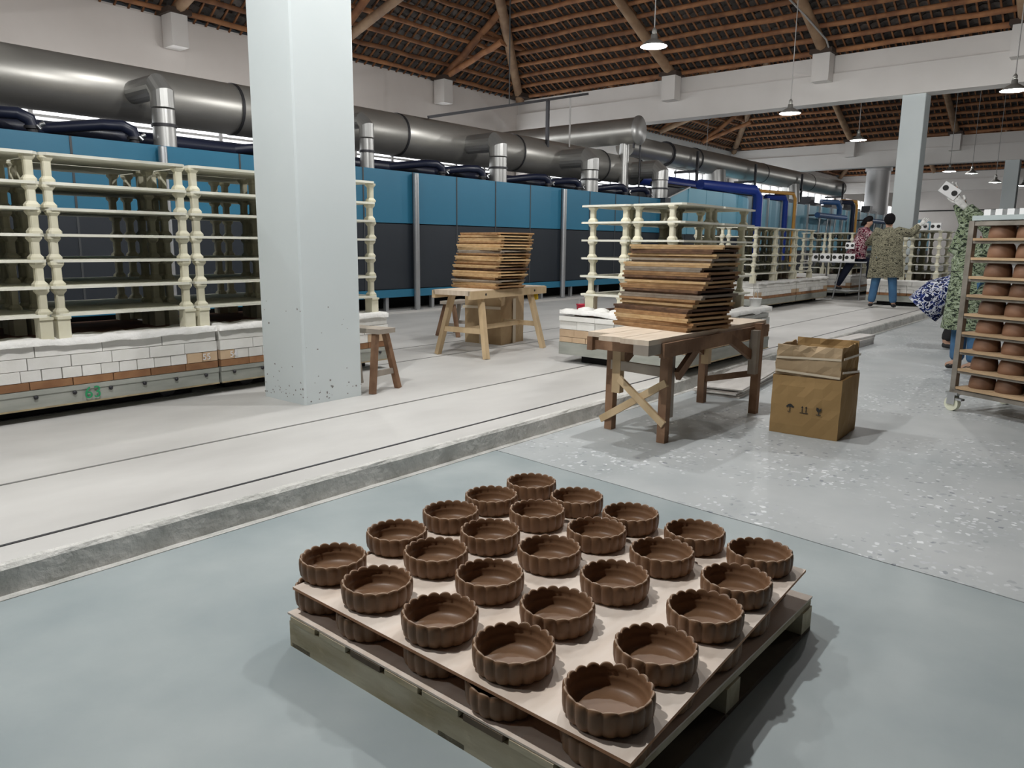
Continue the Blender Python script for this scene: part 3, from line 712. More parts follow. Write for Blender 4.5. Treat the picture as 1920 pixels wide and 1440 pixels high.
rack(5.92, 6.68, 3.04, 4.12, LV6, 'cream kiln shelf rack standing behind the front board stack', seed=5, over=.02, yin=.12)
rack(6.70, 7.46, 3.04, 4.12, LV6, 'cream kiln shelf rack just right of the front board stack', seed=6, yin=.12)
qf = random.Random(9)
fb = MB()
for (cx, cy, r) in ((5.84, 3.95, .09), (5.84, 3.78, .085), (5.84, 3.60, .10), (5.83, 3.42, .09), (5.84, 3.25, .1), (5.83, 3.06, .09)):
    fb.lathe([(.02, 0), (r*.9, .01), (r, .035), (r*.75, .07), (r*.3, .085)], 10, c=(cx, cy, .55), fn=lambda a, r_, z: 1+.15*sin(3*a+r_*40)+qf.uniform(-.05, .05))
tag(fb.build('fiber_wadding', 'fiber'), 'lumpy white fibre wadding on the end of the kiln car behind the workbench', 'wadding')
for (xa, xb, ya, lb, sd) in ((12.75, 14.55, 5.07, 'far kiln car, nearer half of the pair left of the workers', 11), (14.6, 16.4, 5.07, 'far kiln car, farther half of the pair left of the workers', 12), (18.0, 20.6, 5.07, 'far kiln car behind the woman in maroon', 13), (15.9, 18.2, 2.87, 'far kiln car right of the worker in jeans', 14)):
    kiln_car(xa, xb, ya, ya+1.3, lb, sd, bolts=False)
rack(12.6, 13.55, 5.1, 6.3, LV6b, 'far cream rack, first bay right of the front rack', seed=11); rack(13.57, 14.52, 5.1, 6.3, LV6b, 'far cream rack, second bay right of the front rack', seed=12)
rack(14.55, 15.5, 5.1, 6.3, LV6b, 'far cream rack, third bay right of the front rack', seed=13)
rack(18.1, 19.2, 5.1, 6.3, LV6b, 'distant cream rack left of the woman in maroon', seed=14); rack(19.25, 20.3, 5.1, 6.3, LV6b, 'distant cream rack behind the woman in maroon', seed=15)
rack(15.95, 16.8, 2.95, 4.1, LV6b, 'cream rack the worker in jeans reaches over', seed=16, nrow=2); rack(16.85, 17.7, 2.95, 4.1, LV6b, 'cream rack behind the one the worker in jeans reaches over', seed=17)

# ------------------------------------------------------------------ pallet with scalloped bowls
P0 = (1.193, .665); PAN = R(1.4)
pal = thing('pallet', 'wooden pallet on the concrete floor under the scalloped bowls', 'pallet', (1.178, .70, 0), R(-.85))
PW, PD = 1.15, 1.15
rq = random.Random(4)
for i, x in enumerate((0, PW/2-.04, PW-.08)):
    b = MB()
    # stringer with two fork notches
    b.box(x, x+.08, 0, PD, 0, .082)
    b.build('stringer', 'pallet', pal)
for j in range(8):
    y0 = j*(PD/8)
    MB().box(-.004, PW+.004, y0+.004+rq.uniform(0, .008), y0+PD/8-.012, .083, .100).build('deck_board', 'palletd' if j in (2, 5) else 'pallet', pal)
for y in (0, .42, PD-.1): MB().box(0, PW, y, y+.09, -.0, .014).build('bottom_board', 'palletd', pal)
tag(MB().box(0, 1.165, 0, 1.15, 0, .006).build('plywood_sheet', ['ply'], None, (1.176, .705, .102), (0, 0, R(-.85))), 'lower plywood sheet lying directly on the pallet', 'board')
b = MB(); vs = [(1.205, 1.84), (1.183, .665), (2.342, .715), (2.365, 1.89)]
b.add([(x, y, z) for z in (.181, .1895) for x, y in vs], [(0, 1, 2, 3), (7, 6, 5, 4), (0, 4, 5, 1), (1, 5, 6, 2), (2, 6, 7, 3), (3, 7, 4, 0)])
b.mi = [1, 0, 1, 1, 1, 1]
tag(b.build('plywood_sheet', ['ply', 'plyedge']), 'upper plywood sheet carrying the top layer of bowls', 'board')
NL = 18
def scal(a, r, z):
    return 1.0+.040*(abs(cos(a*NL/2))-.6)
def bowl_mesh():
    b = MB(); n = NL*8; ro = .100; H = .0655
    prof_o = [(.084, 0), (.092, .003), (.0975, .012), (.100, .028), (.1005, .050), (.0995, .0605), (.097, H-.001)]
    prof_i = [(.0945, H), (.0915, H-.003), (.090, .048), (.0895, .0385), (.087, .036), (.0855, .030), (.083, .016), (.074, .009), (.05, .0075), (.012, .0072)]
    vs = []; rings = prof_o+prof_i
    for ri, (r, z) in enumerate(rings):
        for j in range(n):
            a = 2*pi*j/n; f = abs(cos(a*NL/2)); w = 0
            if ri < len(prof_o): w = .062*(f**.6-.62)*(.6 if ri == 0 else 1)
            elif ri < len(prof_o)+3: w = .040*(f**.6-.62)*(1-.3*(ri-len(prof_o)))
            zz = z
            if len(prof_o)-2 <= ri <= len(prof_o)+1: zz = z-.0065*(1-f**.7)
            vs.append((r*(1+w)*cos(a), r*(1+w)*sin(a), zz))
    k = len(rings)
    b.add(vs, [(i*n+j, i*n+(j+1) % n, (i+1)*n+(j+1) % n, (i+1)*n+j) for i in range(k-1) for j in range(n)], 0, True)
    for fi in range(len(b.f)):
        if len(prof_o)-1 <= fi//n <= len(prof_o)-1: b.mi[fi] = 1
    b.add(vs[:n], [tuple(range(n))[::-1]]); b.add(vs[-n:], [tuple(range(n))])
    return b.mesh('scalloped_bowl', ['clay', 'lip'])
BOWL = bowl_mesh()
BP = [[(1.295, 0.79), (1.527, 0.803), (1.785, 0.798), (2.013, 0.809), (2.258, 0.837)], [(1.306, 1.068), (1.541, 1.11), (1.801, 1.092), (2.055, 1.075), (2.28, 1.073)], [(1.306, 1.321), (1.565, 1.375), (1.835, 1.358), (2.076, 1.337), (2.286, 1.329)], [(1.317, 1.587), (1.582, 1.616), (1.824, 1.601), (2.088, 1.604), (2.306, 1.58)], [(1.34, 1.821), (1.611, 1.832), (1.871, 1.833), (2.101, 1.839), (2.336, 1.827)]]
names_r = ['nearest', 'second nearest', 'middle', 'second farthest', 'farthest']
for i in range(5):
    for j in range(5):
        x, y = BP[i][j]
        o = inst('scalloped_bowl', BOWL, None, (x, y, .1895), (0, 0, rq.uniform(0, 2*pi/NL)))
        lab = 'upper brown scalloped bowl, '
        if (i, j) == (0, 0): lab += 'at the near corner of the plywood'
        elif (i, j) == (0, 4): lab += 'at the right-hand corner of the plywood'
        elif (i, j) == (4, 0): lab += 'at the left-hand corner of the plywood'
        elif (i, j) == (4, 4): lab += 'at the far corner of the plywood'
        elif i == 0: lab += '%s from the near corner along the right edge' % ordn(j)
        elif j == 0: lab += '%s from the near corner along the left edge' % ordn(i)
        else: lab += '%s row back from the right edge, %s along it' % (ordn(i), ordn(j))
        tag(o, lab, 'bowl', 'scalloped bowls on the upper sheet')
for i in range(5):
    for j in range(5):
        if i > 0 and j > 0 and not (i == 4 or j == 4): continue
        x, y = BP[i][j]
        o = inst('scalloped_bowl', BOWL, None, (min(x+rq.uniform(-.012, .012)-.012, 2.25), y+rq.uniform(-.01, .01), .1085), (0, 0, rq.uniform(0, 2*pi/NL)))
        if i == 0 and j == 0: lab = 'lower bowl under the plywood at its near corner'
        elif i == 0: lab = 'lower bowl under the plywood right edge, %s from the near corner' % ordn(j)
        elif j == 0: lab = 'lower bowl under the plywood left edge, %s from the near corner' % ordn(i)
        elif i == 4: lab = 'lower bowl under the far left edge, %s from the left corner' % ordn(j)
        else: lab = 'lower bowl under the far right edge, %s from the right corner' % ordn(i)
        tag(o, lab, 'bowl', 'scalloped bowls on the lower sheet')

# ------------------------------------------------------------------ front workbench and boards
wb = thing('workbench', 'rough dark wooden workbench with crossed braces and stacked boards on top', 'workbench', (4.6, 2.38, 0))
def wpt(x, y, z): return (x-4.6, y-2.38, z)
TX0, TX1, TY0, TY1 = 3.80, 5.55, 2.135, 2.66; TZ = .665
for i, (a, c, xe) in enumerate(((TY0, TY0+.19, TX0), (TY0+.195, TY0+.36, TX0+.03), (TY0+.365, TY1, TX0+.16))):
    MB().box(xe-4.6, TX1-.02*i-4.6, a-2.38, c-2.38, TZ-.03, TZ).build('top_plank', 'woodtop', wb)
MB().box(3.95-4.6, TX1-4.6, TY0+.0-2.38-.022, TY0-2.38+.012, TZ-.115, TZ-.03).build('apron', 'wood', wb)
MB().box(3.95-4.6, TX1-.05-4.6, TY1-.04-2.38, TY1-2.38, TZ-.115, TZ-.03).build('apron', 'wood', wb)
MB().box(TX0-4.6, TX0+.16-4.6, TY0-2.38, TY0+.10-2.38, TZ-.09, TZ-.03).build('end_block', 'grey_wood', wb)
MB().box(3.98-4.6, 4.04-4.6, TY0-2.38, TY1-2.38, TZ-.11, TZ-.03).build('cross_bearer', 'wood', wb)
MB().box(5.28-4.6, 5.34-4.6, TY0-2.38, TY1-2.38, TZ-.11, TZ-.03).build('cross_bearer', 'wood', wb)
legs = {'a': (4.19, 2.62), 'b': (4.10, 2.18), 'c': (5.30, 2.09), 'd': (5.40, 2.55)}
for k, (x, y) in legs.items():
    MB().bar(wpt(x, y, 0), wpt(x+.01, y, TZ-.03 if k != 'c' else TZ-.005), .055, .055, (1, 0, 0)).build('leg', 'wood', wb)
for (x, y, z0) in ((4.155, 2.55, .26), (4.16, 2.19, .15), (5.24, 2.09, .30), (5.34, 2.50, .32)):
    MB().bar(wpt(x, y, z0), wpt(x, y, TZ-.05), .06, .05, (1, 0, 0)).build('leg_splint', 'pine' if y > 2.3 else 'grey_wood', wb)
MB().bar(wpt(4.08, 2.16, .38), wpt(4.17, 2.68, .06), .02, .045).build('cross_brace', 'pine', wb)
MB().bar(wpt(4.12, 2.52, .36), wpt(4.07, 2.16, .12), .02, .045).build('cross_brace', 'pine', wb)
MB().bar(wpt(4.10, 2.18, .44), wpt(4.16, 2.60, .44), .03, .06).build('end_rail', 'grey_wood', wb)
MB().bar(wpt(4.14, 2.12, .42), wpt(4.48, 2.14, .60), .03, .06).build('knee_brace', 'wood', wb)
MB().bar(wpt(5.26, 2.11, .42), wpt(4.86, 2.13, .60), .03, .06).build('knee_brace', 'wood', wb)
MB().bar(wpt(4.22, 2.6, .40), wpt(4.62, 2.62, .60), .03, .06).build('knee_brace', 'wood', wb)
MB().bar(wpt(5.36, 2.52, .40), wpt(4.95, 2.55, .60), .03, .06).build('knee_brace', 'wood', wb)
MB().bar(wpt(5.41, 2.56, .18), wpt(5.31, 2.09, .30), .022, .045).build('end_rail', 'wood', wb)
BM = {}
def board(w, d, h, m, kind):
    k = (round(w, 2), round(d, 2), round(h, 3), m, kind)
    if k not in BM:
        b = MB(); t = h*.52
        b.box(-w/2, w/2, -d/2, d/2, h-t, h)
        c = MB().box(-w/2+.014, -w/2+.06, -d/2+.010, d/2-.010, 0, h-t-.0005)
        c2 = MB().box(w/2-.05, w/2-.002, -d/2+.010, d/2-.010, 0, h-t-.0005)
        BM[k] = (b.mesh('panel', m), c.mesh('cleat', m), c2.mesh('cleat', m))
    return BM[k]
TONE = {'board_pale': 'pale pine', 'board_mid': 'honey brown', 'board_dark': 'dark brown', 'board_grey': 'weathered grey'}
def stack(n, p0, p1, rz0, rz1, w, d, z0, z1, seed, where, order):
    q = random.Random(seed); h = (z1-z0)/n
    for i in range(n):
        t = i/(n-1); m = order[i % len(order)]
        ww, dd = w+q.choice((0, 0, .02, -.02)), d+q.choice((0, .02, -.02, .03))
        x = p0[0]+(p1[0]-p0[0])*t+q.uniform(-.014, .014); y = p0[1]+(p1[1]-p0[1])*t+q.uniform(-.014, .014)
        if i == n-1: pos = 'topmost'
        elif i == 0: pos = 'bottom one'
        else: pos = '%s from the top' % ordn(n-1-i)
        r = thing('tray_board', '%s wooden tray board, %s of the stack %s' % (TONE[m], pos, where), 'board', (x, y, z0+i*h), rz0+(rz1-rz0)*t+q.uniform(-.07, .07)+(pi if q.random() < .5 else 0), 'boards stacked '+where)
        pm, c1, c2 = board(ww, dd, h-.001, m, 0)
        inst('panel', pm, r); inst('cleat', c1, r); inst('cleat', c2, r)
ORD1 = ['board_mid', 'board_mid', 'board_pale', 'board_mid', 'board_dark', 'board_pale', 'board_mid', 'board_grey', 'board_dark', 'board_mid', 'board_pale', 'board_dark', 'board_mid', 'board_grey', 'board_pale', 'board_grey', 'board_pale', 'board_dark', 'board_pale']
stack(19, (4.62, 2.43), (4.72, 2.40), R(-12), R(6), .47, .60, TZ, 1.21, 31, 'on the front workbench', ORD1)
ORD2 = ['board_mid', 'board_pale', 'board_grey', 'board_mid', 'board_pale', 'board_pale', 'board_dark', 'board_pale', 'board_mid', 'board_pale', 'board_pale', 'board_mid', 'board_grey', 'board_pale', 'board_pale', 'board_mid', 'board_pale', 'board_pale', 'board_mid']
# ------------------------------------------------------------------ back bench
bb = thing('trestle_bench', 'pale pine bench with splayed legs under the back stack of boards', 'bench', (5.85, 5.12, SZ), R(6))
MB().box(-.68, .68, -.22, .22, .61, .655).build('bench_top', 'woodtop', bb)
MB().box(-.68, .68, -.235, -.20, .575, .65).build('side_rail', 'pine', bb); MB().box(-.68, .68, .20, .235, .575, .65).build('side_rail', 'pine', bb)
for sx in (-1, 1):
    for sy in (-1, 1):
        MB().bar((sx*.52, sy*.30, 0), (sx*.44, sy*.17, .61), .058, .045, (0, 1, 0)).build('leg', 'pine', bb)
    MB().bar((sx*.49, -.25, .26), (sx*.49, .25, .26), .03, .05).build('end_rail', 'pine', bb)
MB().bar((-.49, 0.0, .26), (.49, 0.0, .26), .035, .045).build('stretcher', 'pine', bb)
kn = MB().tube([(0, -.0, 0), (0, .004, 0)], .012, 8).mesh('knot', 'black')
for sx in (-.44, .44): inst('knot', kn, bb, (sx, -.2375, .615))
stack(19, (5.80, 5.14), (5.88, 5.10), R(2), R(-6), .46, .60, SZ+.656, 1.315, 37, 'on the back bench', ORD2)
tag(MB().lathe([(.004, 0), (.03, .004), (.028, .05), (.012, .08), (.004, .12)], 10).build('yellow_duster', 'yellow', None, (6.42, 5.0, .62)), 'small yellow tassel hanging under the back bench end', 'tassel')
# boxes
def carton(name, label, loc, rz, w, d, h, m, flaps, seed):
    q = random.Random(seed); t = thing(name, label, 'box', loc, rz)
    b = MB(); n = 8; rings = []
    for k in range(7):
        z = h*k/6; bul = sin(pi*k/6)*.018
        ring = []
        for (ax, ay, bx, by) in ((-1, -1, 1, -1), (1, -1, 1, 1), (1, 1, -1, 1), (-1, 1, -1, -1)):
            for i in range(n):
                s = i/n; px = (ax+(bx-ax)*s)*w/2; py = (ay+(by-ay)*s)*d/2
                nx, ny = (ay-by, 0) if ax == bx else (0, 0)
                nrm = Vector((by-ay, -(bx-ax), 0)).normalized(); o = bul*sin(pi*s)+q.uniform(-.0035, .0035)
                ring.append((px+nrm.x*o, py+nrm.y*o, z))
        rings.append(ring)
    vs = [p for r in rings for p in r]; m4 = 4*n
    b.add(vs, [(k*m4+i, k*m4+(i+1) % m4, (k+1)*m4+(i+1) % m4, (k+1)*m4+i) for k in range(6) for i in range(m4)], 0, False)
    b.add(rings[0], [tuple(range(m4))[::-1]])
    b.build('carton_body', m, t)
    return t
cb = carton('cardboard_box', 'brown cardboard box with raised flaps and printed handling marks on the floor', (5.065, 1.585, 0), R(2), .43, .43, .385, 'card', None, 3)
# crumpled ledge and upright flaps
def flap(w, h, amp, seed, thick=.006):
    q = random.Random(seed); b = MB(); nx, nz = 8, 5; f = []; g = []
    for j in range(nz+1):
        for i in range(nx+1):
            o = q.uniform(-1, 1)*amp*(.3+j/nz); f.append((w*i/nx-w/2, o, h*j/nz+q.uniform(-.004, .004))); g.append((w*i/nx-w/2, o+thick, h*j/nz))
    fs = [(j*(nx+1)+i, j*(nx+1)+i+1, (j+1)*(nx+1)+i+1, (j+1)*(nx+1)+i) for j in range(nz) for i in range(nx)]
    o = len(f); b.add(f+g, fs+[tuple(x+o for x in t[::-1]) for t in fs]+[(nz*(nx+1)+i, nz*(nx+1)+i+1, o+nz*(nx+1)+i+1, o+nz*(nx+1)+i) for i in range(nx)]+[(j*(nx+1), (j+1)*(nx+1), o+(j+1)*(nx+1), o+j*(nx+1)) for j in range(nz)]+[(j*(nx+1)+nx, o+j*(nx+1)+nx, o+(j+1)*(nx+1)+nx, (j+1)*(nx+1)+nx) for j in range(nz)])
    return b
FH = .20
flap(.40, FH, .010, 5).build('flap', 'card_in', cb, (-.205, 0, .385), (R(2), 0, R(-90)))
flap(.41, FH, .010, 6).build('flap', 'card', cb, (0, -.200, .385), (R(-2), 0, 0))
flap(.40, FH+.01, .008, 7).build('flap', 'card', cb, (.19, 0, .385), (R(1), 0, R(90)))
flap(.41, FH-.01, .008, 8).build('flap', 'card_in', cb, (0, .20, .385), (0, 0, 0))
tb = MB()
for (x0, z0, x1, z1) in ((.2, .50, -.2, .515), (.2, .415, -.2, .40)):
    tb.bar((-.222, x0, z0), (-.219, x1, z1), .014, .003, (1, 0, 0)); tb.bar((-x0-.01, -.213, z0+.02), (-x1, -.214, z1-.005), .003, .014)
tb.build('packing_tape', 'tape', cb)
# printed handling symbols on the face turned to the camera (-X face)
ic = MB(); XF = -.2355
def ipoly(pts): ic.add([(XF, -y, z) for y, z in pts], [tuple(range(len(pts)))[::-1]])
def ibar(y0, z0, y1, z1, w=.006):
    d = Vector((y1-y0, z1-z0)); d.normalize(); nn = Vector((-d.y, d.x))*w/2
    ipoly([(y0+nn.x, z0+nn.y), (y0-nn.x, z0-nn.y), (y1-nn.x, z1-nn.y), (y1+nn.x, z1+nn.y)])
u0 = -.085; zc = .175
ipoly([(u0-.026, zc+.012), (u0-.018, zc+.006), (u0-.009, zc+.012), (u0, zc+.006), (u0+.009, zc+.012), (u0+.018, zc+.006), (u0+.026, zc+.012), (u0+.012, zc+.026), (u0, zc+.031), (u0-.012, zc+.026)])
ibar(u0, zc+.01, u0, zc-.022, .004); ibar(u0, zc-.022, u0-.010, zc-.024, .004); ibar(u0-.010, zc-.024, u0-.011, zc-.016, .004)
u0 = .005
for dx in (-.012, .012):
    ibar(u0+dx, zc-.014, u0+dx, zc+.016, .005); ipoly([(u0+dx-.008, zc+.014), (u0+dx+.008, zc+.014), (u0+dx, zc+.026)])
ibar(u0-.026, zc-.02, u0+.026, zc-.02, .005)
u0 = .095
ipoly([(u0-.015, zc+.028), (u0-.016, zc+.012), (u0-.008, zc), (u0+.008, zc), (u0+.016, zc+.012), (u0+.015, zc+.028), (u0+.004, zc+.016), (u0-.003, zc+.026)])
ibar(u0, zc+.002, u0, zc-.018, .005); ibar(u0-.015, zc-.02, u0+.015, zc-.02, .005)
o = ic.build('handling_marks', 'black', cb); o['label'] = 'printed umbrella, arrows and glass marks'
c2 = carton('cardboard_box', 'taped old cardboard box standing behind the back bench', (6.46, 5.62, SZ), R(8), .48, .48, .55, 'card_old', None, 9)
MB().box(-.245, .245, -.245, .245, .55, .558).build('lid_flap', 'card_old', c2)
tb = MB(); tb.box(-.03, .03, -.265, -.262, 0, .5); tb.box(-.265, -.262, -.03, .03, .0, .5); tb.box(-.268, -.264, -.25, .25, .39, .42)
tb.build('packing_tape', 'tape', c2)
# stools
def stool(label, loc, rz, h, L=.44):
    t = thing('stool', label, 'stool', loc, rz)
    MB().box(-L/2, L/2, -.09, .09, h-.035, h).build('seat', 'grey_wood', t)
    for sx in (-1, 1):
        for sy in (-1, 1): MB().bar((sx*(L/2-.03), sy*.15, 0), (sx*(L/2-.07), sy*.055, h-.035), .04, .04, (0, 1, 0)).build('leg', 'wood' if sx < 0 else 'grey_wood', t)
        MB().bar((sx*(L/2-.045), -.115, .14), (sx*(L/2-.045), .115, .14), .025, .04).build('end_rail', 'grey_wood', t)
    return t
stool('weathered wooden stool beside the right side of the big pillar', (3.64, 4.46, SZ), R(100), .47)
stool('worn wooden stool behind the back bench', (6.6, 6.35, SZ), R(10), .42)
# plywood sheets
def sheets(n, c, rz, w, d, z0, th, label, seed, grp):
    q = random.Random(seed)
    me = MB().box(-w/2, w/2, -d/2, d/2, 0, th-.0015); me = me.mesh('plywood_sheet', 'plypale')
    for i in range(n):
        o = inst('plywood_sheet', me, None, (c[0]+q.uniform(-.03, .03), c[1]+q.uniform(-.03, .03), z0+i*th), (0, 0, rz+q.uniform(-.03, .03)))
        tag(o, label % ('topmost' if i == n-1 else ('bottom' if i == 0 else '%s from the floor' % ordn(i))), 'board', grp)
sheets(6, (6.62, 2.66), R(7), 1.8, .36, 0, .0125, 'thin plywood sheet behind the workbench, %s of its pile', 3, 'plywood sheets behind the workbench')
sheets(4, (9.75, 2.66), R(-3), 1.1, .2, 0.0, .03, 'thin plywood sheet beyond the cardboard box, %s of its pile', 5, 'plywood sheets beyond the cardboard box')
# buckets
def bucket(label, loc, r, h, m):
    t = thing('bucket', label, 'bucket', loc)
    MB().lathe([(r*.78, 0), (r*.98, h*.92), (r*1.06, h*.93), (r*1.06, h), (r*.95, h), (r*.76, .01), (.005, .008)], 20).build('pail', m, t)
    MB().tube([(-r, 0, h*.95), (-r*.7, 0, h*1.45), (0, 0, h*1.7), (r*.7, 0, h*1.45), (r, 0, h*.95)], .004, 6, cap=False).build('bail_handle', 'zinc', t)
bucket('small red pail on the floor behind the kiln car', (9.96, 6.83, SZ), .085, .17, 'red')
bucket('white plastic bucket at the far end of the kiln car', (7.42, 2.98, .585), .06, .11, 'whiteplastic')

# ------------------------------------------------------------------ pot trolley
TR = R(64); fd = Vector((-cos(TR), -sin(TR), 0)); dd = Vector((sin(TR), -cos(TR), 0))
trl = thing('rack_trolley', 'tall steel rack trolley on cream casters filled with brown pots', 'trolley', (6.42, 1.0, 0), math.atan2(fd.y, fd.x))
# local x along the front (towards the camera), local y along depth? use fd as x axis; depth is -y side
DEP = 1 if Vector((-fd.y, fd.x, 0)).dot(dd) > 0 else -1
TL, TDp = 1.5, .62; TH = 1.40
def tp(x, y): return (x, DEP*y)
for x in (0, TL):
    for y in (0, TDp):
        p = tp(x, y); MB().box(p[0]-.02, p[0]+.02, p[1]-.02, p[1]+.02, .14, TH).build('post', 'trolley', trl)
        cs = MB().tube([(p[0], p[1]-.018, .055), (p[0], p[1]+.018, .055)], .055, 20).build('caster_wheel', 'caster', trl)
        MB().box(p[0]-.03, p[0]+.03, p[1]-.028, p[1]-.022, .05, .135).box(p[0]-.03, p[0]+.03, p[1]+.022, p[1]+.028, .05, .135).box(p[0]-.045, p[0]+.05, p[1]-.03, p[1]+.03, .125, .142).box(p[0]+.03, p[0]+.08, p[1]-.02, p[1]+.02, .085, .10).build('caster_fork', 'zinc', cs)
ZSH = [.185, .322, .463, .595, .730, .868, 1.0, 1.135, 1.272]
for z in ZSH:
    for y in (0, TDp):
        a, c = tp(0, y), tp(TL, y); MB().bar((a[0], a[1], z-.022), (c[0], c[1], z-.022), .025, .02).build('shelf_rail', 'trolley', trl)
    for y0, y1 in ((-.03, .30), (.32, .65)):
        a = tp(0, y0); c = tp(0, y1); MB().box(.03, TL-.03, min(a[1], c[1]), max(a[1], c[1]), z-.012, z+.006).build('shelf_board', 'troboard', trl)
for y in (0, TDp):
    a, c = tp(0, y), tp(TL, y); MB().bar((a[0], a[1], .15), (c[0], c[1], .15), .04, .03).build('bottom_rail', 'trolley', trl)
for x in (0, TL):
    for z in (.15, TH-.02):
        a, c = tp(x, 0), tp(x, TDp); MB().bar((a[0], a[1], z), (c[0], c[1], z), .03, .03).build('end_rail', 'trolley', trl)
for y in (0, TDp):
    a, c = tp(0, y), tp(TL, y); MB().bar((a[0], a[1], TH-.02), (c[0], c[1], TH-.02), .03, .03).build('top_rail', 'trolley', trl)
pmesh = MB().lathe([(.086, 0), (.089, .004), (.088, .03), (.085, .060), (.078, .085), (.062, .103), (.035, .111), (.006, .112)], 24).mesh('clay_pot', 'pot')
tro_m = Matrix.Translation((6.42, 1.0, 0)) @ Matrix.Rotation(math.atan2(fd.y, fd.x), 4, 'Z')
rpz = random.Random(8)
for si, z in enumerate(ZSH):
    for k in range(6):
        for dr in range(2):
            a = tp(.165+k*.2+rpz.uniform(-.008, .008)-(.015 if si < 5 else 0), .10+dr*.36)
            p = tro_m @ Vector((a[0], a[1], z+.0065))
            o = inst('clay_pot', pmesh, None, p, (0, 0, rpz.uniform(0, 6)))
            tag(o, 'brown pot, %s trolley shelf down, %s from left post, %s row' % (ordn(8-si), ordn(k), 'front' if dr == 0 else 'back'), 'pot', 'brown pots on the trolley')
# white perforated blocks on top of the trolley
def hole_block(w, d, h, nh=2):
    b = MB().box(-w/2, w/2, -d/2, d/2, 0, h)
    return b.mesh('block', 'white'), MB().tube([(0, 0, 0), (0, .004, 0)], h*.26, 12).mesh('hole', 'black')
MB().box(0, TL, min(tp(0, -.02)[1], tp(0, .3)[1]), max(tp(0, -.02)[1], tp(0, .3)[1]), TH+.002, TH+.036).build('top_board', 'seaboard', trl)
wm = MB().box(-.025, .025, -.028, .028, 0, .046).mesh('white_block', 'white')
for k in range(11):
    a = tp(.03+k*.085, .12); p = tro_m @ Vector((a[0], a[1], TH+.037))
    o = inst('white_block', wm, None, p, (0, 0, math.atan2(fd.y, fd.x)))
    tag(o, 'white ceramic block on the trolley top, %s from the left post' % ordn(k), 'block', 'white blocks on the trolley top')

# ------------------------------------------------------------------ pendant lamps
SHADE = MB().lathe([(.030, .17), (.045, .16), (.05, .10), (.075, .085), (.14, .045), (.195, 0.0), (.198, -.008)], 28, close=False)
SHADE.lathe([(.192, -.008), (.188, 0.0), (.135, .042), (.07, .08), (.04, .09)], 28, 1, close=False)
SHADE_ME = SHADE.mesh('shade', ['enamel', 'lampin'])
BULB_ME = MB().lathe([(.02, .07), (.055, .05), (.075, .015), (.06, -.015), (.005, -.03)], 16).mesh('bulb', 'bulb')
CAP_ME = MB().lathe([(.02, .17), (.035, .175), (.035, .22), (.015, .25), (.006, .26)], 12).mesh('lamp_cap', 'enamel')
def roof_z(x, y):
    if x < 3.4: return 7.0
    k = (x-3.2) % 16.4; dx = min(16.3-k, k)
    return min(EZ+SA*max(dx, .2), zB(y) if y < 16 else EZ)+.25
def lamp(x, y, z, label, zr=6.6, on=True, pw=1.0, group='pendant lamps'):
    zr = roof_z(x, y)
    t = thing('pendant_lamp', label, 'lamp', (x, y, z), 0, group)
    inst('shade', SHADE_ME, t); inst('lamp_cap', CAP_ME, t); inst('bulb', BULB_ME, t)
    MB().tube([(0, 0, .25), (0.0, 0, zr-z)], .009, 6).build('cord', 'cord', t)
    if on:
        l = bpy.data.lights.new('lamp_light', 'POINT'); l.energy = LAMP_W*pw; l.color = LAMP_COL; l.shadow_soft_size = .045
        lo = bpy.data.objects.new('lamp_light', l); COL.objects.link(lo); lo.parent = t; lo.location = (0, 0, -.07)
    return t
lamp(10.5, 6.03, 4.12, 'pendant lamp hanging highest, left of the white cross beam', 7.5, pw=.8)
lamp(15.0, 5.60, 3.72, 'pendant lamp in front of the big white cross beam', 6.3, pw=.5)
lamp(21.0, 6.04, 3.90, 'pendant lamp left of the second pillar', 6.6, pw=.5)
lamp(15.1, 2.01, 3.74, 'pendant lamp at the right edge of the photo', 7.2, pw=.45)
lamp(30.0, 5.57, 3.80, 'distant pendant lamp, nearest right of the second pillar', 7.4, pw=.5)
lamp(30.0, 4.90, 3.70, 'distant pendant lamp, middle of the three right of the second pillar', 7.4, on=False)
lamp(30.0, 4.19, 3.38, 'distant pendant lamp, farthest right of the second pillar', 7.4, on=False)
lamp(9.3, 12.3, 3.9, 'pendant lamp whose cord drops behind the near duct', 8.2, pw=.5)
lamp(3.0, 12.3, 3.9, 'added pendant lamp hidden behind the left end of the near duct', 7.2, pw=.5)  # unseen lamp, added to brighten the back wall above the duct
lamp(25.98, 12.6, 3.9, 'pendant lamp whose cord drops behind the second duct', 7.5, pw=.6)
# lamps of the same rows, above the frame
lamp(4.65, 2.5, 4.0, 'pendant lamp straight above the workbench', 7.0, pw=.75)
lamp(1.0, 2.7, 4.0, 'pendant lamp above the curb beside the pallet', 7.0, pw=1.5)
lamp(-1.3, 4.5, 4.0, 'pendant lamp above the rails left of the viewer', 7.0, pw=.45)
lamp(4.6, 4.3, 4.0, 'pendant lamp above the track between pillar and workbench', 7.0, pw=.7)
lamp(9.6, 2.2, 4.2, 'pendant lamp above the aisle beyond the workbench', 7.5, pw=.45)
lamp(5.2, 7.4, 4.6, 'pendant lamp above the aisle behind the back bench', 7.0, pw=.4)
lamp(-.5, 8.0, 4.6, 'pendant lamp above the aisle at the far left', 7.0, pw=.35)
lamp(10.0, -2.0, 4.2, 'pendant lamp above the aisle right of the trolley', 7.5, pw=.3)
lamp(23.0, -2.0, 4.0, 'pendant lamp beyond the second pillar above the aisle', 6.5, pw=.35)
lamp(44.0, 5.0, 4.2, 'pendant lamp in the farthest bay', 6.5)
lamp(58.0, 7.0, 4.2, 'pendant lamp before the end wall', 7.0)

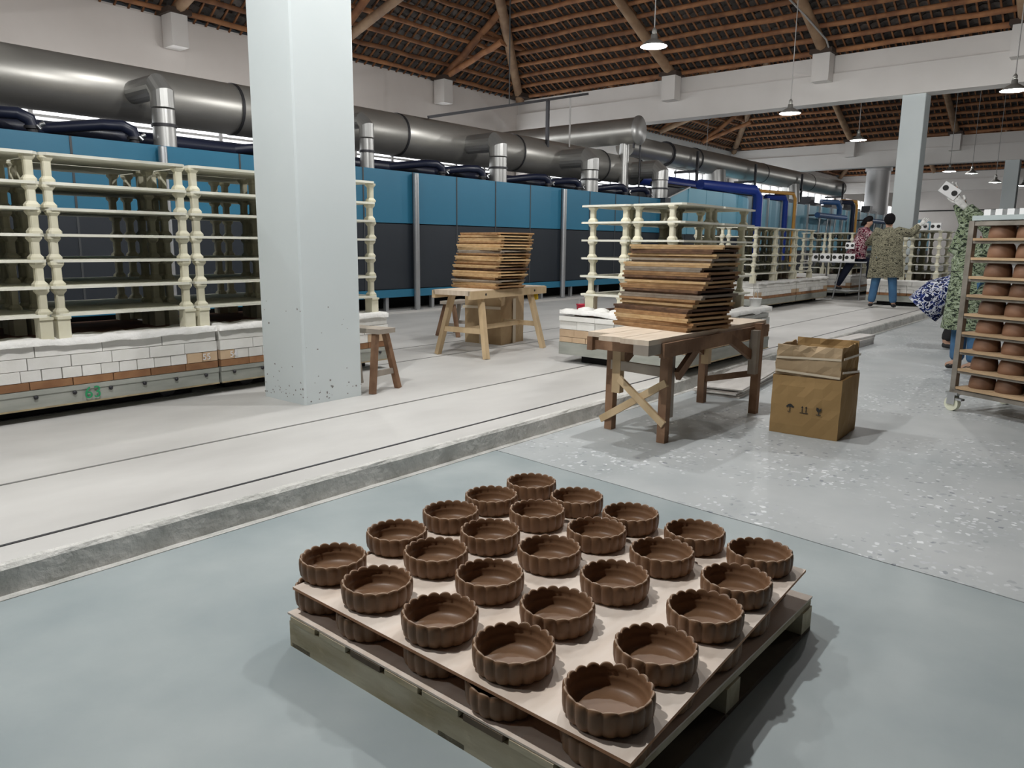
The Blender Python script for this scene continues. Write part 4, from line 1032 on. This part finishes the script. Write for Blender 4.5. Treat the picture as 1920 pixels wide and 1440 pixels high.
# ------------------------------------------------------------------ cables at the roof
tag(MB().tube([(17.2, 6.9, 6.75), (17.9, 6.5, 6.25), (18.8, 6.3, 5.9), (19.35, 6.35, 5.68)], .022, 6).build('cable', 'cord'), 'pale cable sagging to the bracket on the big cross beam', 'cable')
tag(MB().tube([(33.3, 3.8, 6.8), (34.2, 3.5, 6.2), (35.4, 2.6, 5.66)], .022, 6).build('cable', 'cord'), 'pale cable sagging to the third cross beam right of the second pillar', 'cable')
tag(MB().tube([(38.5, -3, 2.9), (38.5, 9, 2.85)], .03, 6).build('cable', 'cord_dark'), 'thin dark cable strung across the far wall', 'cable')

# ------------------------------------------------------------------ people
def skin(name, nodes, edges, m, parent, sub=1, root='pelvis'):
    ks = list(nodes); me = bpy.data.meshes.new(name); me.from_pydata([nodes[k][0] for k in ks], [(ks.index(a), ks.index(b_)) for a, b_ in edges], []); me.update()
    o = bpy.data.objects.new(name, me); COL.objects.link(o)
    sk = o.modifiers.new('skin', 'SKIN'); sk.use_smooth_shade = True; sk.branch_smoothing = .3
    ss = o.modifiers.new('subsurf', 'SUBSURF'); ss.levels = sub; ss.render_levels = sub
    for i, k in enumerate(ks):
        r = nodes[k][1]; r = (r, r) if not isinstance(r, tuple) else r
        me.skin_vertices[0].data[i].radius = r; me.skin_vertices[0].data[i].use_root = (k == root)
    dg = bpy.context.evaluated_depsgraph_get(); dg.update()
    m2 = bpy.data.meshes.new_from_object(o.evaluated_get(dg))
    bpy.data.objects.remove(o); bpy.data.meshes.remove(me)
    m2.materials.clear(); m2.materials.append(M[m]); m2.name = name
    for p in m2.polygons: p.use_smooth = True
    return inst(name, m2, parent)
def hand_nodes(N, E, wrist, dirv, palmn, key, curl=.5, s=1.0):
    d = Vector(dirv).normalized(); pn = Vector(palmn).normalized(); x = d.cross(pn).normalized(); w = Vector(N[wrist][0])
    N[key+'p'] = (tuple(w+d*.055*s), (.036*s, .022*s)); E.append((wrist, key+'p'))
    for i, (off, L, r) in enumerate(((-.030, .072, .0085), (-.010, .082, .009), (.010, .078, .009), (.030, .062, .008))):
        base = w+d*.09*s+x*off*s
        a = base; pk = key+'p'
        for q in range(3):
            ang = curl*(q+.3); dv = d*cos(ang)+pn*sin(ang); kq = '%sf%d%d' % (key, i, q)
            N[kq] = (tuple(a), r*s*(1-.1*q)); E.append((pk, kq)); pk = kq; a = a+dv*L*s/2.2
    N[key+'t0'] = (tuple(w+d*.04*s-x*.038*s+pn*.012*s), .011*s); N[key+'t1'] = (tuple(w+d*.075*s-x*.052*s+pn*.03*s), .010*s)
    E += [(key+'p', key+'t0'), (key+'t0', key+'t1')]
def body_person(label, loc, J, rz, mats, glove=False, coat_extra=None, hand_dirs=None, face=(1, 0, 0)):
    """J: joints in metres, x to the figure's drawing right, y away, z up."""
    t = thing('person', label, 'person', loc, rz)
    V = {k: Vector(v) for k, v in J.items()}
    f = Vector(face).normalized(); up = (V['head']-V['neck']).normalized(); sidev = f.cross(up).normalized()
    N = {'pelvis': (V['pelvis'], (.15, .115)), 'belly': (V['pelvis'].lerp(V['chest'], .45), (.135, .105)), 'chest': (V['chest'], (.155, .11)), 'neckb': (V['chest'].lerp(V['neck'], .75), (.085, .075)), 'neck': (V['neck'], .055),
         'jaw': (V['head']-up*.055+f*.02, (.062, .07)), 'head': (V['head']+up*.01, (.078, .092)), 'crown': (V['head']+up*.085-f*.01, (.06, .07)),
         'nose': (V['head']-up*.018+f*.100, .016)}
    E = [('pelvis', 'belly'), ('belly', 'chest'), ('chest', 'neckb'), ('neckb', 'neck'), ('neck', 'jaw'), ('jaw', 'head'), ('head', 'crown'), ('head', 'nose')]
    for s in 'lr':
        N[s+'ear'] = (V['head']+sidev*(.085 if s == 'r' else -.085), .018); E.append(('head', s+'ear'))
        N[s+'sh'] = (V[s+'sh'], .062); N[s+'ua'] = (V[s+'sh'].lerp(V[s+'el'], .5), .052); N[s+'el'] = (V[s+'el'], .043); N[s+'fa'] = (V[s+'el'].lerp(V[s+'wr'], .4), .042); N[s+'wr'] = (V[s+'wr'], .028)
        E += [('chest', s+'sh'), (s+'sh', s+'ua'), (s+'ua', s+'el'), (s+'el', s+'fa'), (s+'fa', s+'wr')]
        N[s+'hip'] = (V[s+'hip'], .088); N[s+'th'] = (V[s+'hip'].lerp(V[s+'kn'], .45), .078); N[s+'kn'] = (V[s+'kn'], .056); N[s+'ca'] = (V[s+'kn'].lerp(V[s+'an'], .35), .056); N[s+'an'] = (V[s+'an'], .038); N[s+'toe'] = (V[s+'toe'], .034)
        E += [('pelvis', s+'hip'), (s+'hip', s+'th'), (s+'th', s+'kn'), (s+'kn', s+'ca'), (s+'ca', s+'an'), (s+'an', s+'toe')]
        dv = (V[s+'wr']-V[s+'el']).normalized(); pn = (hand_dirs or {}).get(s, (0, 0, -1))
        hand_nodes(N, E, s+'wr', dv, pn, s+'h')
    body = skin('body', N, E, 'skin', t)
    # face
    eb = MB()
    for sg in (-1, 1):
        c = V['head']+up*.012+f*.088+sidev*.032*sg; eb.lathe([(.002, -.008), (.010, -.003), (.010, .003), (.002, .008)], 8, c=tuple(c))
    eb.build('eyes', 'black', t)
    c = V['head']-up*.062+f*.086; MB().bar(c-sidev*.022, c+sidev*.022, .012, .008).build('mouth', 'lips', t)
    # hair
    hb = MB(); hc = V['head']+up*.038-f*.022; n = 14
    for (ang0, ang1, rad) in ((-58, 90, 1.0),):
        rings = 8; vs = []
        for i in range(rings+1):
            th = R(ang0+(ang1-ang0)*i/rings)
            for j in range(n):
                a = 2*pi*j/n; q = rnd.uniform(.97, 1.03)
                vs.append(hc+(f*cos(a)*.102+sidev*sin(a)*.096)*cos(th)*q+up*(sin(th)*.112)-(f*.05 if th < 0 else f*0)*(-th))
        hb.add(vs, [(i*n+j, i*n+(j+1) % n, (i+1)*n+(j+1) % n, (i+1)*n+j) for i in range(rings) for j in range(n)], 0, True)
        hb.add(vs[:n], [tuple(range(n))[::-1]])
    hb.build('hair', mats['hair'], t)
    # trousers and shoes
    TN = {'pelvis': (V['pelvis'], (.150, .118))}; TE = []
    for s in 'lr':
        TN[s+'hip'] = (V[s+'hip'], .090); TN[s+'th'] = (V[s+'hip'].lerp(V[s+'kn'], .45), .096); TN[s+'kn'] = (V[s+'kn'], .080); TN[s+'ca'] = (V[s+'kn'].lerp(V[s+'an'], .5), .076); TN[s+'an'] = (V[s+'an']+Vector((0, 0, .01)), .068)
        TE += [('pelvis', s+'hip'), (s+'hip', s+'th'), (s+'th', s+'kn'), (s+'kn', s+'ca'), (s+'ca', s+'an')]
    skin('trousers', TN, TE, mats['trousers'], t)
    for s in 'lr':
        a = V[s+'an']; b_ = V[s+'toe']
        SN = {'pelvis': (a+(a-b_).normalized()*.03+Vector((0, 0, -.025)), (.042, .040)), 'm': (a.lerp(b_, .5)+Vector((0, 0, -.01)), (.044, .036)), 't': (b_, (.042, .028))}
        skin('shoe', SN, [('pelvis', 'm'), ('m', 't')], mats['shoe'], t)
    # coat with sleeves
    hem = V['hem']; cw = mats.get('cw', .2); cb = MB(); n = 20
    spine = [(hem, cw*1.10, .215), (hem.lerp(V['pelvis'], .5), cw*1.06, .21), (V['pelvis'], cw*1.02, .20), (V['pelvis'].lerp(V['chest'], .5), cw*.93, .16), (V['chest'], cw*.95, .155), (V['chest'].lerp(V['neck'], .38), cw*.90, .135), (V['chest'].lerp(V['neck'], .62), cw*.66, .11), (V['chest'].lerp(V['neck'], .85), .085, .085), (V['neck']+up*.01, .07, .072)]
    ss = (V['rsh']-V['lsh']).normalized(); vs = []
    for i, (c, rx, ry) in enumerate(spine):
        tg = (spine[min(i+1, len(spine)-1)][0]-spine[max(i-1, 0)][0]).normalized(); fr = tg.cross(ss).normalized()
        for j in range(n):
            a = 2*pi*j/n; fold = 1+.035*sin(5*a+i)*(1-i/9)
            vs.append(c+(ss*cos(a)*rx+fr*sin(a)*ry)*fold)
    cb.add(vs, [(i*n+j, i*n+(j+1) % n, (i+1)*n+(j+1) % n, (i+1)*n+j) for i in range(len(spine)-1) for j in range(n)], 0, True)
    cb.add(vs[:n], [tuple(range(n))[::-1]])
    for q in 'lr':
        root = V['chest'].lerp(V['neck'], .2).lerp(V[q+'sh'], .45)
        cb.tube([root, V[q+'sh'], V[q+'sh'].lerp(V[q+'el'], .5), V[q+'el'], V[q+'el'].lerp(V[q+'wr'], .5), V[q+'el'].lerp(V[q+'wr'], .92)], [.10, .094, .080, .072, .064, .058], 14)
    cb.build('coat', mats['coat'], t)
    if glove:
        for s in glove:
            GN = {'pelvis': (V[s+'wr']-(V[s+'wr']-V[s+'el']).normalized()*.03, .042)}; GE = []
            GN['w'] = (V[s+'wr'], .036); GE.append(('pelvis', 'w'))
            hand_nodes(GN, GE, 'w', (V[s+'wr']-V[s+'el']), (hand_dirs or {}).get(s, (0, 0, -1)), 'g', s=1.28)
            skin('glove', GN, GE, 'glove', t)
    return t
RZ = YAW-pi/2
# worker in animal print, back to the viewer, reaching right
body_person('worker in olive animal-print coat and blue jeans seen from behind, reaching right', (15.2, 3.7, SZ), dict(
    pelvis=(.0, 0, .86), chest=(0, .02, 1.25), neck=(0, .03, 1.45), head=(.0, .05, 1.575),
    lsh=(-.17, .02, 1.36), lel=(-.30, .20, 1.20), lwr=(-.16, .40, 1.26), rsh=(.18, .02, 1.38), rel=(.36, .12, 1.36), rwr=(.49, .2, 1.50),
    lhip=(-.10, 0, .83), lkn=(-.14, .0, .46), lan=(-.18, -.02, .075), ltoe=(-.20, .11, .035), rhip=(.10, 0, .83), rkn=(.15, .0, .46), ran=(.19, -.03, .075), rtoe=(.22, .10, .035), hem=(.01, 0, .56)),
    R(-78), dict(hair='hair', trousers='jeans', shoe='shoe', coat='leopard', cw=.275), glove='r', hand_dirs={'r': (0, 1, 0)}, face=(0, 1, 0))
# woman in maroon climbing on the stand
body_person('worker in maroon floral jacket and dark jeans leaning up from the metal stand', (17.25, 5.12, SZ), dict(
    pelvis=(.30, .0, .92), chest=(.42, 0, 1.32), neck=(.46, 0, 1.50), head=(.49, 0, 1.62),
    lsh=(.40, .17, 1.42), lel=(.62, .2, 1.32), lwr=(.84, .12, 1.36), rsh=(.46, -.17, 1.42), rel=(.64, -.20, 1.28), rwr=(.86, -.1, 1.34),
    lhip=(.33, .09, .88), lkn=(.62, .09, .80), lan=(.60, .09, .42), ltoe=(.73, .09, .38), rhip=(.27, -.09, .88), rkn=(.12, -.09, .56), ran=(-.02, -.09, .27), rtoe=(.10, -.09, .225), hem=(.30, 0, .86)),
    R(-74), dict(hair='hair', trousers='navyjeans', shoe='shoe', coat='floral', cw=.20), face=(1, -.15, .1))
# worker in green camouflage behind the trolley, arms raised to the left
body_person('worker in long green camouflage coat behind the trolley, lifting a white block', (8.62, 1.33, 0), dict(
    pelvis=(.05, 0, .82), chest=(.04, 0, 1.10), neck=(.10, .0, 1.25), head=(.19, .02, 1.34),
    lsh=(-.10, .02, 1.22), lel=(-.06, .06, 1.44), lwr=(-.16, .05, 1.66), rsh=(.20, -.02, 1.22), rel=(.12, -.10, 1.40), rwr=(-.10, -.06, 1.60),
    lhip=(-.02, .05, .79), lkn=(-.02, .08, .43), lan=(-.02, .02, .075), ltoe=(-.12, .0, .035), rhip=(.12, -.05, .79), rkn=(.12, -.06, .43), ran=(.12, -.08, .075), rtoe=(.02, -.12, .035), hem=(.04, 0, .42)),
    R(-80), dict(hair='hair', trousers='jeans', shoe='shoe', coat='camo', cw=.215), glove='lr', hand_dirs={'l': (0, -1, 0), 'r': (0, 1, 0)}, face=(-1, .2, .2))
# worker in navy floral coat bending down
body_person('worker in navy and white floral coat and black trousers bending forward', (10.45, 1.78, 0), dict(
    pelvis=(-.12, 0, .66), chest=(.14, 0, .80), neck=(.32, 0, .80), head=(.43, 0, .74),
    lsh=(.20, .16, .78), lel=(.34, .16, .56), lwr=(.42, .1, .34), rsh=(.20, -.16, .78), rel=(.34, -.16, .54), rwr=(.44, -.1, .32),
    lhip=(-.12, .09, .62), lkn=(.08, .09, .38), lan=(.03, .10, .075), ltoe=(.15, .10, .035), rhip=(-.12, -.09, .62), rkn=(.08, -.09, .36), ran=(-.01, -.1, .075), rtoe=(.11, -.1, .035), hem=(-.29, 0, .47)),
    R(-80), dict(hair='hair', trousers='blackcloth', shoe='shoe', coat='bluefloral', cw=.23), face=(.6, 0, -.8))
# white perforated blocks
def pblock(label, loc, rz=0, rx=0, ry=0, w=.17, d=.12, h=.13, grp=None):
    t = thing('perforated_block', label, 'block', loc, rz, grp); t.rotation_euler = (rx, ry, rz)
    MB().box(-w/2, w/2, -d/2, d/2, 0, h).build('block_body', 'white', t)
    hm = MB().tube([(0, 0, 0), (0, -.004, 0)], h*.24, 14).mesh('hole', 'black')
    for sx in (-.28, .28): inst('hole', hm, t, (sx*w, -d/2, h*.52))
    return t
pblock('white perforated block lifted by the worker in camouflage', (8.565, 1.60, 1.71), R(-80), 0, R(35), .17, .11, .11)
pblock('white perforated block on the rack right of the gloved hand, nearer the hand', (15.97, 3.30, 1.538), R(-90), grp='blocks on the rack top')
pblock('white perforated block on the rack right of the gloved hand, farther from the hand', (15.97, 3.08, 1.538), R(-90), grp='blocks on the rack top')
pblock('white perforated block against the maroon jacket', (17.0, 4.86, 1.18), R(-78))
# metal stand with a worktop of blocks
st = thing('metal_stand', 'thin-legged metal stand with a round foot plate the worker in maroon climbs on', 'stand', (16.95, 5.0, SZ), R(-76))
for (x, y) in ((-.62, .0), (-.05, -.1), (.40, .0), (-.3, .5)):
    MB().tube([(x-.06 if x == -.05 else x, y, 0), (x+.06 if x == -.05 else x, y, .78)], .016, 8).build('leg', 'kpost', st)
MB().box(-.68, .5, -.12, .5, .78, .805).build('stand_top', 'kpost', st)
MB().lathe([(.30, 0), (.30, .02)], 20).build('foot_plate', 'kpost', st, (.14, .12, .18))
MB().tube([(-.6, 0, .2), (.38, 0, .2)], .012, 6).build('cross_bar', 'kpost', st)
sm_ = Matrix.Translation((16.95, 5.0, SZ)) @ Matrix.Rotation(R(-76), 4, 'Z')
for k in range(4):
    p = sm_ @ Vector((-.56+k*.24, .02, .806))
    pblock('white perforated block on the metal stand, %s from its left end' % ordn(k), p, R(-76), w=.2, d=.13, h=.16, grp='blocks on the metal stand')
